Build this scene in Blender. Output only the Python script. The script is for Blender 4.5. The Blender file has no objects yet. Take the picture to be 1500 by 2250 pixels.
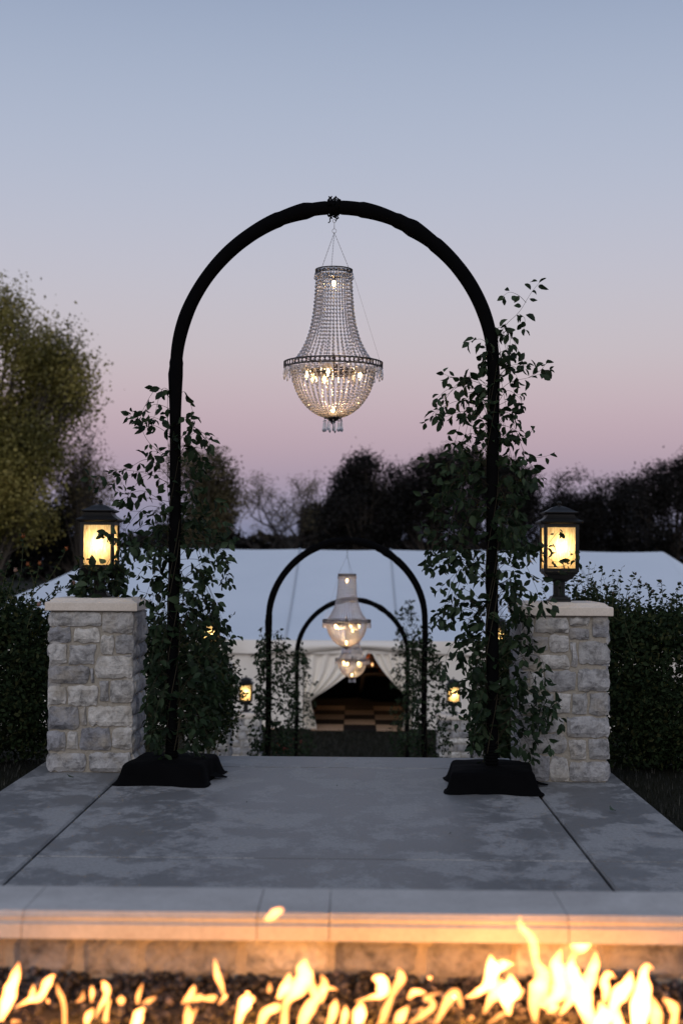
import bpy, math, random
import numpy as np
from mathutils import Matrix, Vector, noise as mnoise

R = math.radians
random.seed(7)
rng = np.random.default_rng(7)
S = bpy.context.scene
col = S.collection
PI = math.pi

# ------------------------------------------------------------------ camera
EYE = Vector((0, 0, 1.35))
FPX = 3125.0
cam_d = bpy.data.cameras.new('camera')
cam = bpy.data.objects.new('camera', cam_d)
col.objects.link(cam)
cam_d.sensor_fit = 'VERTICAL'
cam_d.sensor_height = 36.0
cam_d.sensor_width = 24.0
cam_d.lens = 50.0
cam_d.clip_start = 0.05
cam_d.clip_end = 3000
CM = Matrix.Rotation(R(0.56), 3, 'Z') @ Matrix.Rotation(R(90 + 1.96), 3, 'X') @ Matrix.Rotation(R(0.42), 3, 'Z')
cam.matrix_world = Matrix.Translation(EYE) @ CM.to_4x4()
cam_d.dof.use_dof = True
cam_d.dof.focus_distance = 8.75
cam_d.dof.aperture_fstop = 2.5
cam_d.dof.aperture_blades = 0
S.camera = cam

# ------------------------------------------------------------------ world
w = bpy.data.worlds.new("World")
S.world = w
w.use_nodes = True
nt = w.node_tree
nt.nodes.clear()
wo = nt.nodes.new('ShaderNodeOutputWorld')
bg = nt.nodes.new('ShaderNodeBackground')
tc = nt.nodes.new('ShaderNodeTexCoord')
sx = nt.nodes.new('ShaderNodeSeparateXYZ')
rp = nt.nodes.new('ShaderNodeValToRGB')
nt.links.new(tc.outputs['Generated'], sx.inputs[0])
nt.links.new(sx.outputs['Z'], rp.inputs[0])


def lin(c):
    return tuple((x / 255 / 12.92) if x / 255 < .04045 else ((x / 255 + .055) / 1.055) ** 2.4 for x in c)


SKY = [(0.0, (112, 122, 152)), (.012, (122, 131, 160)), (.034, (142, 142, 166)), (.055, (164, 150, 170)), (.08, (182, 160, 174)),
       (.11, (194, 174, 184)), (.145, (197, 187, 193)), (.20, (191, 190, 203)), (.26, (179, 186, 205)),
       (.32, (167, 178, 200)), (.38, (150, 164, 190)), (.62, (126, 142, 172)), (1.0, (114, 130, 161))]
while len(rp.color_ramp.elements) < len(SKY):
    rp.color_ramp.elements.new(0.5)
for e, (p, c) in zip(rp.color_ramp.elements, SKY):
    e.position = p
for i, (p, c) in enumerate(SKY):
    rp.color_ramp.elements[i].position = p
    rp.color_ramp.elements[i].color = (*lin(c), 1)
rp.color_ramp.interpolation = 'B_SPLINE'
# the clear twilight sky itself, sun just under the horizon behind the camera, adds a little to the gradient
sk = nt.nodes.new('ShaderNodeTexSky')
sk.sky_type = 'NISHITA'
sk.sun_disc = False
sk.sun_elevation = R(1.0)
sk.sun_rotation = R(188)
mx = nt.nodes.new('ShaderNodeMixRGB')
mx.blend_type = 'ADD'
mx.inputs[0].default_value = 0.012
nt.links.new(rp.outputs[0], mx.inputs[1])
nt.links.new(sk.outputs[0], mx.inputs[2])
nt.links.new(mx.outputs[0], bg.inputs[0])
bg.inputs[1].default_value = 1.0
nt.links.new(bg.outputs[0], wo.inputs[0])

sd = bpy.data.lights.new('sun', 'SUN')
sd.energy = 1.05
sd.angle = R(50)
sd.color = (1.0, 0.95, 0.92)
sun = bpy.data.objects.new('sun', sd)
col.objects.link(sun)
sun.rotation_euler = (R(90 - 27), 0, R(-8))     # afterglow low behind the camera

vs = S.view_settings
vs.view_transform = 'Standard'
vs.look = 'None'
vs.exposure = 0
vs.gamma = 1
vs.use_curve_mapping = False
S.render.engine = 'CYCLES'
S.cycles.use_denoising = True
S.cycles.max_bounces = 14
S.cycles.transmission_bounces = 10
S.cycles.transparent_max_bounces = 14
S.cycles.glossy_bounces = 5
S.cycles.diffuse_bounces = 3
S.cycles.sample_clamp_indirect = 8
S.cycles.caustics_reflective = False
S.cycles.caustics_refractive = False
S.cycles.use_light_tree = True


# ------------------------------------------------------------------ helpers
def ray(px, py):
    return CM @ Vector(((px - 750) / FPX, -(py - 1125) / FPX, -1))


def at(px, py, Y):
    """world point seen at photo pixel (px, py) at the distance Y along the aisle"""
    d = ray(px, py)
    return EYE + d * (Y / d.y)


def gp(px, py, z=0.0):
    d = ray(px, py)
    return EYE + d * ((z - EYE.z) / d.z)


def tag(o, label=None, cat=None, group=None, kind=None):
    if label: o['label'] = label
    if cat: o['category'] = cat
    if group: o['group'] = group
    if kind: o['kind'] = kind
    return o


def empty(name, loc, label=None, cat=None, group=None, rz=0):
    o = bpy.data.objects.new(name, None)
    o.empty_display_size = .1
    col.objects.link(o)
    o.location = loc
    o.rotation_euler = (0, 0, rz)
    return tag(o, label, cat, group)


def link(name, me, parent=None, loc=(0, 0, 0), rot=None, kind=None):
    o = bpy.data.objects.new(name, me)
    col.objects.link(o)
    o.location = loc
    if rot is not None: o.rotation_euler = rot
    if parent is not None: o.parent = parent
    if kind: o['kind'] = kind
    return o


KIDS = {}


def kids(o):
    return [c for c in o.children]


def copy_tree(o, parent=None):
    c = o.copy()
    col.objects.link(c)
    c.parent = parent
    for ch in list(o.children):
        copy_tree(ch, c)
    return c


class MB:
    def __init__(s):
        s.v = []; s.f = []; s.mi = []; s.sm = []
        s.m = 0; s.smooth = False

    def add(s, vs, fs):
        b = len(s.v)
        s.v.extend([tuple(p) for p in vs])
        for f in fs:
            s.f.append(tuple(i + b for i in f)); s.mi.append(s.m); s.sm.append(s.smooth)

    def box(s, x0, x1, y0, y1, z0, z1):
        v = [(x0, y0, z0), (x1, y0, z0), (x1, y1, z0), (x0, y1, z0), (x0, y0, z1), (x1, y0, z1), (x1, y1, z1), (x0, y1, z1)]
        s.add(v, [(0, 3, 2, 1), (4, 5, 6, 7), (0, 1, 5, 4), (1, 2, 6, 5), (2, 3, 7, 6), (3, 0, 4, 7)])

    def bevbox(s, x0, x1, y0, y1, z0, z1, b):
        """box with chamfered top edges"""
        P = [(0, z0), (0, z1 - b), (b, z1)]
        s.loft([[(x0 + i, y0 + i, z), (x1 - i, y0 + i, z), (x1 - i, y1 - i, z), (x0 + i, y1 - i, z)] for i, z in P])

    def loft(s, rings, cap0=True, cap1=True, closed=True):
        n = len(rings[0]); b = 0; v = []; f = []
        for r in rings: v.extend(r)
        for k in range(len(rings) - 1):
            for i in range(n if closed else n - 1):
                j = (i + 1) % n
                f.append((k * n + i, k * n + j, (k + 1) * n + j, (k + 1) * n + i))
        if cap0: f.append(tuple(range(n - 1, -1, -1)))
        if cap1: f.append(tuple(range((len(rings) - 1) * n, len(rings) * n)))
        s.add(v, f)

    def sq(s, prof, cx=0, cy=0):
        """square profile stack: list of (half width, z)"""
        s.loft([[(cx - h, cy - h, z), (cx + h, cy - h, z), (cx + h, cy + h, z), (cx - h, cy + h, z)] for h, z in prof])

    def lathe(s, prof, n=12, c=(0, 0, 0)):
        s.loft([[(c[0] + r * math.cos(2 * PI * i / n), c[1] + r * math.sin(2 * PI * i / n), c[2] + z) for i in range(n)] for r, z in prof])

    def tube(s, pts, rad, n=6, cap=True, squash=1.0, jit=None):
        pts = [Vector(p) for p in pts]
        m = len(pts)
        if not hasattr(rad, '__len__'): rad = [rad] * m
        rings = []
        up = Vector((0, 1, 0)) if abs((pts[-1] - pts[0]).normalized().y) < .9 else Vector((0, 0, 1))
        for k, p in enumerate(pts):
            t = (pts[min(k + 1, m - 1)] - pts[max(k - 1, 0)])
            if t.length < 1e-9: t = Vector((0, 0, 1))
            t.normalize()
            a = up - t * up.dot(t)
            if a.length < 1e-6: a = t.orthogonal()
            a.normalize(); b = t.cross(a)
            ring = []
            for i in range(n):
                th = 2 * PI * i / n
                r = rad[k] * (jit(k, th) if jit else 1)
                ring.append(tuple(p + a * (math.cos(th) * r * squash) + b * (math.sin(th) * r)))
            rings.append(ring)
        s.loft(rings, cap, cap)

    def mesh(s, name, mats):
        me = bpy.data.meshes.new(name)
        me.from_pydata(s.v, [], s.f)
        if not isinstance(mats, (list, tuple)): mats = [mats]
        for m in mats: me.materials.append(m)
        me.polygons.foreach_set('material_index', s.mi)
        me.polygons.foreach_set('use_smooth', s.sm)
        me.update()
        return me

    def build(s, name, mats, parent=None, loc=(0, 0, 0), rot=None, kind=None):
        return link(name, s.mesh(name, mats), parent, loc, rot, kind)


def fastmesh(name, V, F, mat, smooth=False):
    """V (n,3) F (m,3) triangles"""
    me = bpy.data.meshes.new(name)
    V = np.ascontiguousarray(V, dtype=np.float32); F = np.ascontiguousarray(F, dtype=np.int32)
    me.vertices.add(len(V)); me.vertices.foreach_set('co', V.ravel())
    me.loops.add(F.size); me.loops.foreach_set('vertex_index', F.ravel())
    me.polygons.add(len(F))
    me.polygons.foreach_set('loop_start', np.arange(0, F.size, 3, dtype=np.int32))
    me.polygons.foreach_set('loop_total', np.full(len(F), 3, dtype=np.int32))
    if smooth: me.polygons.foreach_set('use_smooth', np.ones(len(F), dtype=bool))
    me.update(calc_edges=True)
    me.materials.append(mat)
    return me


def rand_rots(n, rng=rng):
    q = rng.normal(size=(n, 4)); q /= np.linalg.norm(q, axis=1)[:, None]
    a, b, c, d = q.T
    return np.stack([np.stack([a*a+b*b-c*c-d*d, 2*(b*c-a*d), 2*(b*d+a*c)], -1),
                     np.stack([2*(b*c+a*d), a*a-b*b+c*c-d*d, 2*(c*d-a*b)], -1),
                     np.stack([2*(b*d-a*c), 2*(c*d+a*b), a*a-b*b-c*c+d*d], -1)], 1)


def scatter(name, tv, tf, P, Rm, sc, mat):
    """copies of template (tv,tf) at P with rotations Rm and scales sc, as one mesh"""
    n = len(P)
    V = np.einsum('nij,vj->nvi', Rm, tv) * np.asarray(sc).reshape(-1, 1, 1) + P[:, None, :]
    F = tf[None] + (np.arange(n) * len(tv))[:, None, None]
    return fastmesh(name, V.reshape(-1, 3), F.reshape(-1, 3), mat)


# ------------------------------------------------------------------ materials
def mat(name, base=(.5, .5, .5), rough=.7, spec=.4, metal=0, fn=None):
    m = bpy.data.materials.new(name)
    m.use_nodes = True
    t = m.node_tree
    b = t.nodes['Principled BSDF']
    b.inputs['Base Color'].default_value = (*base, 1)
    b.inputs['Roughness'].default_value = rough
    b.inputs['Specular IOR Level'].default_value = spec
    b.inputs['Metallic'].default_value = metal
    if fn: fn(t, b)
    return m


def N(t, kind, **kw):
    n = t.nodes.new(kind)
    for k, v in kw.items():
        if k.startswith('i_'):
            key = k[2:].replace('_', ' ')
            n.inputs[key].default_value = v
        else:
            setattr(n, k, v)
    return n


def noise(t, scale, detail=4, rough=.55, coord=None, vec=None, dist=0):
    n = N(t, 'ShaderNodeTexNoise')
    n.inputs['Scale'].default_value = scale
    n.inputs['Detail'].default_value = detail
    n.inputs['Roughness'].default_value = rough
    n.inputs['Distortion'].default_value = dist
    if vec is None:
        c = N(t, 'ShaderNodeTexCoord')
        vec = c.outputs[coord or 'Object']
    t.links.new(vec, n.inputs['Vector'])
    return n


def ramp(t, src, stops, interp='LINEAR'):
    r = N(t, 'ShaderNodeValToRGB')
    r.color_ramp.interpolation = interp
    while len(r.color_ramp.elements) < len(stops): r.color_ramp.elements.new(.5)
    for i, (p, c) in enumerate(stops):
        r.color_ramp.elements[i].position = p
    for i, (p, c) in enumerate(stops):
        r.color_ramp.elements[i].color = (*c, 1) if hasattr(c, '__len__') else (c, c, c, 1)
    t.links.new(src, r.inputs[0])
    return r


def mixc(t, fac, a, b, mode='MIX'):
    m = N(t, 'ShaderNodeMixRGB', blend_type=mode)
    for i, x in enumerate((fac, a, b)):
        if hasattr(x, 'links') or isinstance(x, bpy.types.NodeSocket): t.links.new(x, m.inputs[i])
        elif i == 0: m.inputs[0].default_value = x
        else: m.inputs[i].default_value = (*x, 1)
    return m.outputs[0]


def bump(t, b, src, strength=.4, dist=.01, prev=None):
    n = N(t, 'ShaderNodeBump')
    n.inputs['Strength'].default_value = strength
    n.inputs['Distance'].default_value = dist
    t.links.new(src, n.inputs['Height'])
    if prev is not None: t.links.new(prev.outputs[0], n.inputs['Normal'])
    t.links.new(n.outputs[0], b.inputs['Normal'])
    return n


def f_concrete(t, b):
    g = N(t, 'ShaderNodeNewGeometry')
    mp = N(t, 'ShaderNodeMapping'); mp.inputs['Scale'].default_value = (1, .75, 1)
    t.links.new(g.outputs['Position'], mp.inputs[0])
    v = mp.outputs[0]
    n1 = noise(t, 2.4, 15, .80, vec=v, dist=.2)
    m1 = ramp(t, n1.outputs[0], [(.475, 0), (.535, 1)])
    n2 = noise(t, 1.1, 3, .5, vec=v)
    n3 = noise(t, 60, 5, .7, vec=v)
    dark = mixc(t, n2.outputs[0], (.112, .114, .117), (.168, .168, .169))
    light = mixc(t, n3.outputs[0], (.21, .21, .212), (.31, .31, .305))
    c = mixc(t, m1.outputs[0], dark, light)
    sp = ramp(t, n3.outputs[0], [(.3, .72), (.6, 1.08)])
    c = mixc(t, .5, c, sp.outputs[0], 'MULTIPLY')
    t.links.new(c, b.inputs['Base Color'])
    r = ramp(t, m1.outputs[0], [(0, .48), (1, .8)])
    t.links.new(r.outputs[0], b.inputs['Roughness'])
    bp = bump(t, b, n3.outputs[0], .25, .004)
    bump(t, b, m1.outputs[0], .3, .0015, bp)


M = {}
M['concrete'] = mat('concrete', rough=.7, spec=.35, fn=f_concrete)
M['joint'] = mat('joint', (.03, .03, .03), .95, .1)


def f_stone(t, b):
    oi = N(t, 'ShaderNodeObjectInfo')
    g = N(t, 'ShaderNodeTexCoord')
    add = N(t, 'ShaderNodeVectorMath', operation='ADD')
    cb = N(t, 'ShaderNodeCombineXYZ')
    mul = N(t, 'ShaderNodeMath', operation='MULTIPLY'); mul.inputs[1].default_value = 37
    t.links.new(oi.outputs['Random'], mul.inputs[0])
    for i in range(3): t.links.new(mul.outputs[0], cb.inputs[i])
    t.links.new(g.outputs['Object'], add.inputs[0]); t.links.new(cb.outputs[0], add.inputs[1])
    v = add.outputs[0]
    base = ramp(t, oi.outputs['Random'], [(0, (.60, .58, .545)), (.3, (.40, .40, .41)), (.5, (.66, .635, .59)), (.68, (.27, .275, .30)),
                                          (.85, (.385, .38, .375)), (1, (.29, .285, .29))])
    n1 = noise(t, 14, 9, .72, vec=v, dist=.4)
    sm = ramp(t, n1.outputs[0], [(.36, .42), (.50, .95), (.62, 1.2)])
    n2 = noise(t, 5, 4, .6, vec=v)
    c = mixc(t, 1, base.outputs[0], sm.outputs[0], 'MULTIPLY')
    wm = ramp(t, n2.outputs[0], [(.52, 0), (.72, 1)])
    c = mixc(t, wm.outputs[0], c, (.40, .36, .30))
    n3 = noise(t, 80, 6, .7, vec=v)
    c2 = ramp(t, n3.outputs[0], [(.3, .7), (.6, 1.05)])
    c = mixc(t, .6, c, c2.outputs[0], 'MULTIPLY')
    t.links.new(c, b.inputs['Base Color'])
    bp = bump(t, b, n1.outputs[0], 1.0, .03)
    bump(t, b, n3.outputs[0], .8, .006, bp)


M['stone'] = mat('stone', rough=.9, spec=.2, fn=f_stone)


def f_mortar(t, b):
    n1 = noise(t, 70, 6, .75)
    n2 = noise(t, 6, 4, .6)
    c = mixc(t, n2.outputs[0], (.25, .228, .19), (.38, .35, .30))
    c = mixc(t, .7, c, ramp(t, n1.outputs[0], [(.3, .55), (.65, 1.15)]).outputs[0], 'MULTIPLY')
    t.links.new(c, b.inputs['Base Color'])
    bp = bump(t, b, n1.outputs[0], .8, .006)
    bump(t, b, n2.outputs[0], .5, .02, bp)


M['mortar'] = mat('mortar', rough=.95, spec=.1, fn=f_mortar)


def f_cap(t, b):
    n1 = noise(t, 3, 8, .65, dist=.5)
    n2 = noise(t, 90, 4, .7)
    c = mixc(t, ramp(t, n1.outputs[0], [(.35, 0), (.65, 1)]).outputs[0], (.54, .475, .40), (.68, .615, .54))
    c = mixc(t, .6, c, ramp(t, n2.outputs[0], [(.3, .8), (.6, 1.05)]).outputs[0], 'MULTIPLY')
    t.links.new(c, b.inputs['Base Color'])
    bp = bump(t, b, n2.outputs[0], .3, .002)
    bump(t, b, n1.outputs[0], .2, .01, bp)


M['cap'] = mat('cap', rough=.85, spec=.25, fn=f_cap)


def f_coping(t, b):
    oi = N(t, 'ShaderNodeObjectInfo')
    n1 = noise(t, 2.2, 8, .65, dist=.4)
    n2 = noise(t, 70, 4, .7)
    c = mixc(t, ramp(t, n1.outputs[0], [(.35, 0), (.68, 1)]).outputs[0], (.36, .345, .33), (.50, .485, .465))
    c = mixc(t, .6, c, ramp(t, oi.outputs['Random'], [(0, .82), (1, 1.05)]).outputs[0], 'MULTIPLY')
    c = mixc(t, .6, c, ramp(t, n2.outputs[0], [(.3, .8), (.6, 1.05)]).outputs[0], 'MULTIPLY')
    t.links.new(c, b.inputs['Base Color'])
    bump(t, b, n2.outputs[0], .3, .002)


M['coping'] = mat('coping', rough=.8, spec=.25, fn=f_coping)
M['bronze'] = mat('bronze', (.010, .010, .010), .5, .25, 0,
                  fn=lambda t, b: (bump(t, b, noise(t, 120, 4).outputs[0], .3, .001)))
M['dark_metal'] = mat('dark_metal', (.035, .03, .027), .45, .4, .6)
M['chain'] = mat('chain', (.16, .15, .15), .35, .5, .9)


def f_black(t, b):
    n = noise(t, 260, 2)
    n2 = noise(t, 9, 4, .6)
    t.links.new(mixc(t, n2.outputs[0], (.0015, .0015, .002), (.004, .004, .0045)), b.inputs['Base Color'])
    bp = bump(t, b, n.outputs[0], .3, .001)
    bump(t, b, n2.outputs[0], .5, .012, bp)


M['black_cloth'] = mat('black_cloth', (.003, .003, .003), .95, .04, fn=f_black)


def leafmat(name, c1, c2, c3=None, rough=.5, trans=.25, island=False, spec=.35, patch=0):
    def fn(t, b):
        if island:
            src = N(t, 'ShaderNodeNewGeometry').outputs['Random Per Island']
        else:
            src = N(t, 'ShaderNodeObjectInfo').outputs['Random']
        st = [(0, c1), (.75, c2)] + ([(1.0, c3)] if c3 else [])
        if patch:
            # whole sprays turn colour together, others stay green
            g = N(t, 'ShaderNodeNewGeometry')
            pn = noise(t, patch, 4, .6, vec=g.outputs['Position'])
            ma = N(t, 'ShaderNodeMath', operation='MULTIPLY_ADD'); ma.inputs[1].default_value = .45
            pr = ramp(t, pn.outputs[0], [(.36, 0), (.64, .6)])
            t.links.new(src, ma.inputs[0]); t.links.new(pr.outputs[0], ma.inputs[2])
            src = ma.outputs[0]
        r = ramp(t, src, st)
        t.links.new(r.outputs[0], b.inputs['Base Color'])
        tr = N(t, 'ShaderNodeBsdfTranslucent')
        t.links.new(r.outputs[0], tr.inputs[0])
        ms = N(t, 'ShaderNodeMixShader'); ms.inputs[0].default_value = trans
        o = t.nodes['Material Output']
        t.links.new(b.outputs[0], ms.inputs[1]); t.links.new(tr.outputs[0], ms.inputs[2])
        t.links.new(ms.outputs[0], o.inputs[0])
    return mat(name, rough=rough, spec=spec, fn=fn)


M['vine_leaf'] = leafmat('vine_leaf', (.007, .016, .007), (.021, .041, .018), (.055, .085, .044), spec=.2, rough=.6)
M['vine_leaf_mass'] = leafmat('vine_leaf_mass', (.006, .013, .006), (.017, .034, .014), (.042, .066, .032), island=True, spec=.15, rough=.6)
M['shrub_leaf'] = leafmat('shrub_leaf', (.008, .016, .007), (.022, .038, .015), (.05, .052, .02), island=True, spec=.1, rough=.7)
M['stem'] = mat('stem', (.035, .03, .018), .8, .2)
M['cane'] = mat('cane', (.06, .065, .03), .7, .2)
M['tree_yellow'] = leafmat('tree_yellow', (.05, .055, .015), (.25, .215, .055), (.42, .34, .10), island=True, patch=.35, trans=.3)
M['tree_olive'] = leafmat('tree_olive', (.03, .028, .012), (.13, .105, .05), (.21, .165, .085), island=True, patch=.35, trans=.3)
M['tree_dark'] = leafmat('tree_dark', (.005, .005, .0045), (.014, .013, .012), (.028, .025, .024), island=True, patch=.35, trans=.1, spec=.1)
M['bark'] = mat('bark', (.07, .06, .05), .9, .1, fn=lambda t, b: bump(t, b, noise(t, 8, 6).outputs[0], .8, .05))
M['bark_pale'] = mat('bark_pale', (.035, .030, .027), .9, .1)


def f_ground(t, b):
    n1 = noise(t, .6, 8, .7)
    n2 = noise(t, 25, 6, .7)
    c = mixc(t, n1.outputs[0], (.006, .007, .003), (.015, .014, .007))
    c = mixc(t, .7, c, ramp(t, n2.outputs[0], [(.3, .4), (.65, 1.3)]).outputs[0], 'MULTIPLY')
    t.links.new(c, b.inputs['Base Color'])
    bump(t, b, n2.outputs[0], .8, .03)


M['ground'] = mat('ground', rough=.95, spec=.1, fn=f_ground)
M['grass'] = leafmat('grass', (.004, .005, .002), (.009, .010, .004), (.02, .018, .009), island=True)


def f_tent(t, b):
    n = noise(t, .35, 4, .5)
    n2 = noise(t, 3, 3, .5)
    oi = N(t, 'ShaderNodeObjectInfo')
    c = mixc(t, n.outputs[0], (.58, .64, .71), (.69, .74, .80))
    c = mixc(t, 1, c, ramp(t, oi.outputs['Random'], [(0, .93), (1, 1.03)]).outputs[0], 'MULTIPLY')
    t.links.new(c, b.inputs['Base Color'])
    bump(t, b, n2.outputs[0], .35, .06)


M['tent'] = mat('tent', rough=.45, spec=.35, fn=f_tent)
M['seam'] = mat('seam', (.44, .48, .53), .6, .3)
M['tent_wall'] = mat('tent_wall', (.74, .70, .64), .7, .2, fn=lambda t, b: bump(t, b, noise(t, 2.5, 4).outputs[0], .5, .04))
M['drape'] = mat('drape', (.84, .79, .71), .85, .1)
M['tile_dark'] = mat('tile_dark', (.012, .011, .011), .8, .1)
M['tile_tan'] = mat('tile_tan', (.42, .27, .17), .7, .2, fn=lambda t, b: t.links.new(
    mixc(t, noise(t, 4, 4).outputs[0], (.34, .21, .13), (.52, .35, .23)), b.inputs['Base Color']))
M['table_cloth'] = mat('table_cloth', (.02, .018, .02), .9, .1)
M['bloom_orange'] = mat('bloom_orange', (.14, .05, .02), .8, .1)
M['bloom_red'] = mat('bloom_red', (.16, .02, .02), .8, .1)
M['bloom_pink'] = mat('bloom_pink', (.2, .12, .09), .7, .2)
M['hip'] = mat('hip', (.045, .035, .02), .6, .3)
M['fallen'] = mat('fallen', (.03, .05, .022), .5, .3)


def f_lava(t, b):
    g = N(t, 'ShaderNodeNewGeometry')
    r = ramp(t, g.outputs['Random Per Island'], [(0, (.004, .004, .0045)), (.6, (.010, .0095, .011)), (.85, (.022, .021, .026)), (.96, (.07, .07, .085)), (1, (.12, .10, .10))])
    t.links.new(r.outputs[0], b.inputs['Base Color'])
    bump(t, b, noise(t, 150, 4).outputs[0], .6, .004)


M['lava'] = mat('lava', rough=.55, spec=.45, fn=f_lava)


def emis(name, colr, strength):
    m = bpy.data.materials.new(name); m.use_nodes = True
    t = m.node_tree; t.nodes.clear()
    o = N(t, 'ShaderNodeOutputMaterial'); e = N(t, 'ShaderNodeEmission')
    e.inputs[0].default_value = (*colr, 1); e.inputs[1].default_value = strength
    t.links.new(e.outputs[0], o.inputs[0])
    return m


M['bulb'] = emis('bulb', (1, .62, .26), 30)
M['lantern_bulb'] = emis('lantern_bulb', (1, .7, .35), 12)
M['candle'] = emis('candle', (1, .5, .2), 2.5)


def make_flame_mat():
    # hot gas: no surface of its own, light is given off through its volume so thin edges are fainter and redder
    m = bpy.data.materials.new('flame'); m.use_nodes = True
    t = m.node_tree; t.nodes.clear()
    o = N(t, 'ShaderNodeOutputMaterial')
    tr = N(t, 'ShaderNodeBsdfTransparent')
    tr.inputs[0].default_value = (.995, .985, .96, 1)
    sh = N(t, 'ShaderNodeBsdfRefraction')
    sh.inputs['IOR'].default_value = 1.0
    e = N(t, 'ShaderNodeEmission')
    e.inputs[0].default_value = (1, .33, .085, 1)
    oi = N(t, 'ShaderNodeObjectInfo')
    sr = N(t, 'ShaderNodeMapRange'); sr.inputs['To Min'].default_value = 340; sr.inputs['To Max'].default_value = 980
    t.links.new(oi.outputs['Random'], sr.inputs['Value']); t.links.new(sr.outputs[0], e.inputs[1])
    t.links.new(tr.outputs[0], o.inputs['Surface'])
    t.links.new(e.outputs[0], o.inputs['Volume'])
    return m


M['flame'] = make_flame_mat()


def make_pane_mat():
    m = bpy.data.materials.new('seedy_glass'); m.use_nodes = True
    t = m.node_tree; t.nodes.clear()
    o = N(t, 'ShaderNodeOutputMaterial')
    c = N(t, 'ShaderNodeTexCoord')
    mp = N(t, 'ShaderNodeMapping'); mp.inputs['Scale'].default_value = (9, 9, 1.3)
    t.links.new(c.outputs['Object'], mp.inputs[0])
    n = noise(t, 12, 5, .7, vec=mp.outputs[0])
    n2 = noise(t, 16, 4, .6, vec=c.outputs['Object'])
    cr = ramp(t, n.outputs[0], [(.32, (.56, .38, .18)), (.5, (.70, .52, .29)), (.66, (.82, .66, .42))])
    cc = mixc(t, .6, cr.outputs[0], ramp(t, n2.outputs[0], [(.3, .65), (.65, 1.15)]).outputs[0], 'MULTIPLY')
    tl = N(t, 'ShaderNodeBsdfTranslucent'); t.links.new(cc, tl.inputs[0])
    gl = N(t, 'ShaderNodeBsdfGlossy'); gl.inputs['Roughness'].default_value = .15
    ms = N(t, 'ShaderNodeMixShader'); ms.inputs[0].default_value = .06
    t.links.new(tl.outputs[0], ms.inputs[1]); t.links.new(gl.outputs[0], ms.inputs[2])
    t.links.new(ms.outputs[0], o.inputs[0])
    return m


M['pane'] = make_pane_mat()


def make_clear():
    m = bpy.data.materials.new('pane_inner_face'); m.use_nodes = True
    t = m.node_tree; t.nodes.clear()
    o = N(t, 'ShaderNodeOutputMaterial')
    tr = N(t, 'ShaderNodeBsdfTransparent'); tr.inputs[0].default_value = (.96, .95, .93, 1)
    gl = N(t, 'ShaderNodeBsdfGlossy'); gl.inputs['Roughness'].default_value = .1
    ms = N(t, 'ShaderNodeMixShader'); ms.inputs[0].default_value = .04
    t.links.new(tr.outputs[0], ms.inputs[1]); t.links.new(gl.outputs[0], ms.inputs[2])
    t.links.new(ms.outputs[0], o.inputs[0])
    return m


M['pane_clear'] = make_clear()


def make_crystal():
    m = bpy.data.materials.new('crystal'); m.use_nodes = True
    t = m.node_tree; t.nodes.clear()
    o = N(t, 'ShaderNodeOutputMaterial')
    g = N(t, 'ShaderNodeBsdfGlass'); g.inputs['IOR'].default_value = 1.52; g.inputs['Roughness'].default_value = .0
    g.inputs['Color'].default_value = (.98, .98, 1, 1)
    tr = N(t, 'ShaderNodeBsdfTransparent')
    tl = N(t, 'ShaderNodeBsdfTranslucent'); tl.inputs[0].default_value = (.95, .93, .92, 1)
    a = N(t, 'ShaderNodeMixShader'); a.inputs[0].default_value = .16
    b = N(t, 'ShaderNodeMixShader'); b.inputs[0].default_value = .31
    t.links.new(g.outputs[0], a.inputs[1]); t.links.new(tr.outputs[0], a.inputs[2])
    t.links.new(a.outputs[0], b.inputs[1]); t.links.new(tl.outputs[0], b.inputs[2])
    t.links.new(b.outputs[0], o.inputs[0])
    return m


M['crystal'] = make_crystal()

# ------------------------------------------------------------------ ground
ZL = -3.1      # lawn level in front of the marquee


def gz(x, y):
    # level beside the patio, bank falling towards the lawn
    t = min(max((y - 10.2) / 13.5, 0), 1)
    return -.05 + (ZL + .05) * (t * t * (3 - 2 * t))


def ground():
    ys = [-40, -10, 0, 3, 5, 7, 8, 9, 9.9] + [10 + .5 * i for i in range(30)] + [26, 30, 40, 60, 100, 200, 400, 900, 2500]
    xs = [-2500, -600, -200, -80, -30, -12, -6, -4, -3, -2.2, 1.8, 3, 4, 6, 12, 30, 80, 200, 600, 2500]
    mb = MB(); mb.smooth = True
    v = []; f = []
    for y in ys:
        for x in xs:
            z = gz(x, y)
            if -2.2 <= x <= 1.8 and 9.9 < y < 26: z -= .35
            v.append((x, y, z))
    n = len(xs)
    for j in range(len(ys) - 1):
        for i in range(n - 1):
            f.append((j * n + i, j * n + i + 1, (j + 1) * n + i + 1, (j + 1) * n + i))
    mb.add(v, f)
    tag(mb.build('ground', M['ground']), 'dark lawn falling away behind the patio to the marquee', None, None, 'structure')


ground()

# patio: slabs separated by joints
XL, XJ1, XJ2, XR = -2.06, -1.45, 1.08, 1.67
YR = [3.9, 6.49, 9.33, 9.86]
patio = MB()
patio.box(XL + .02, XR - .02, YR[0], YR[-1] - .02, -.3, -.03)
patio = patio.build('patio', M['joint'])
tag(patio, 'weathered grey concrete patio between the fire pit and the arch', None, None, 'structure')
for (x0, x1) in ((XL, XJ1), (XJ1, XJ2), (XJ2, XR)):
    for (y0, y1) in zip(YR[:-1], YR[1:]):
        if x0 != XJ1 and y0 == YR[2]: pass
        mb = MB(); g = .007
        mb.bevbox(x0 + g, x1 - g, y0 + g * .9, y1 - g * .9, -.12, 0, .009)
        mb.build('slab', M['concrete'], patio)

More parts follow.
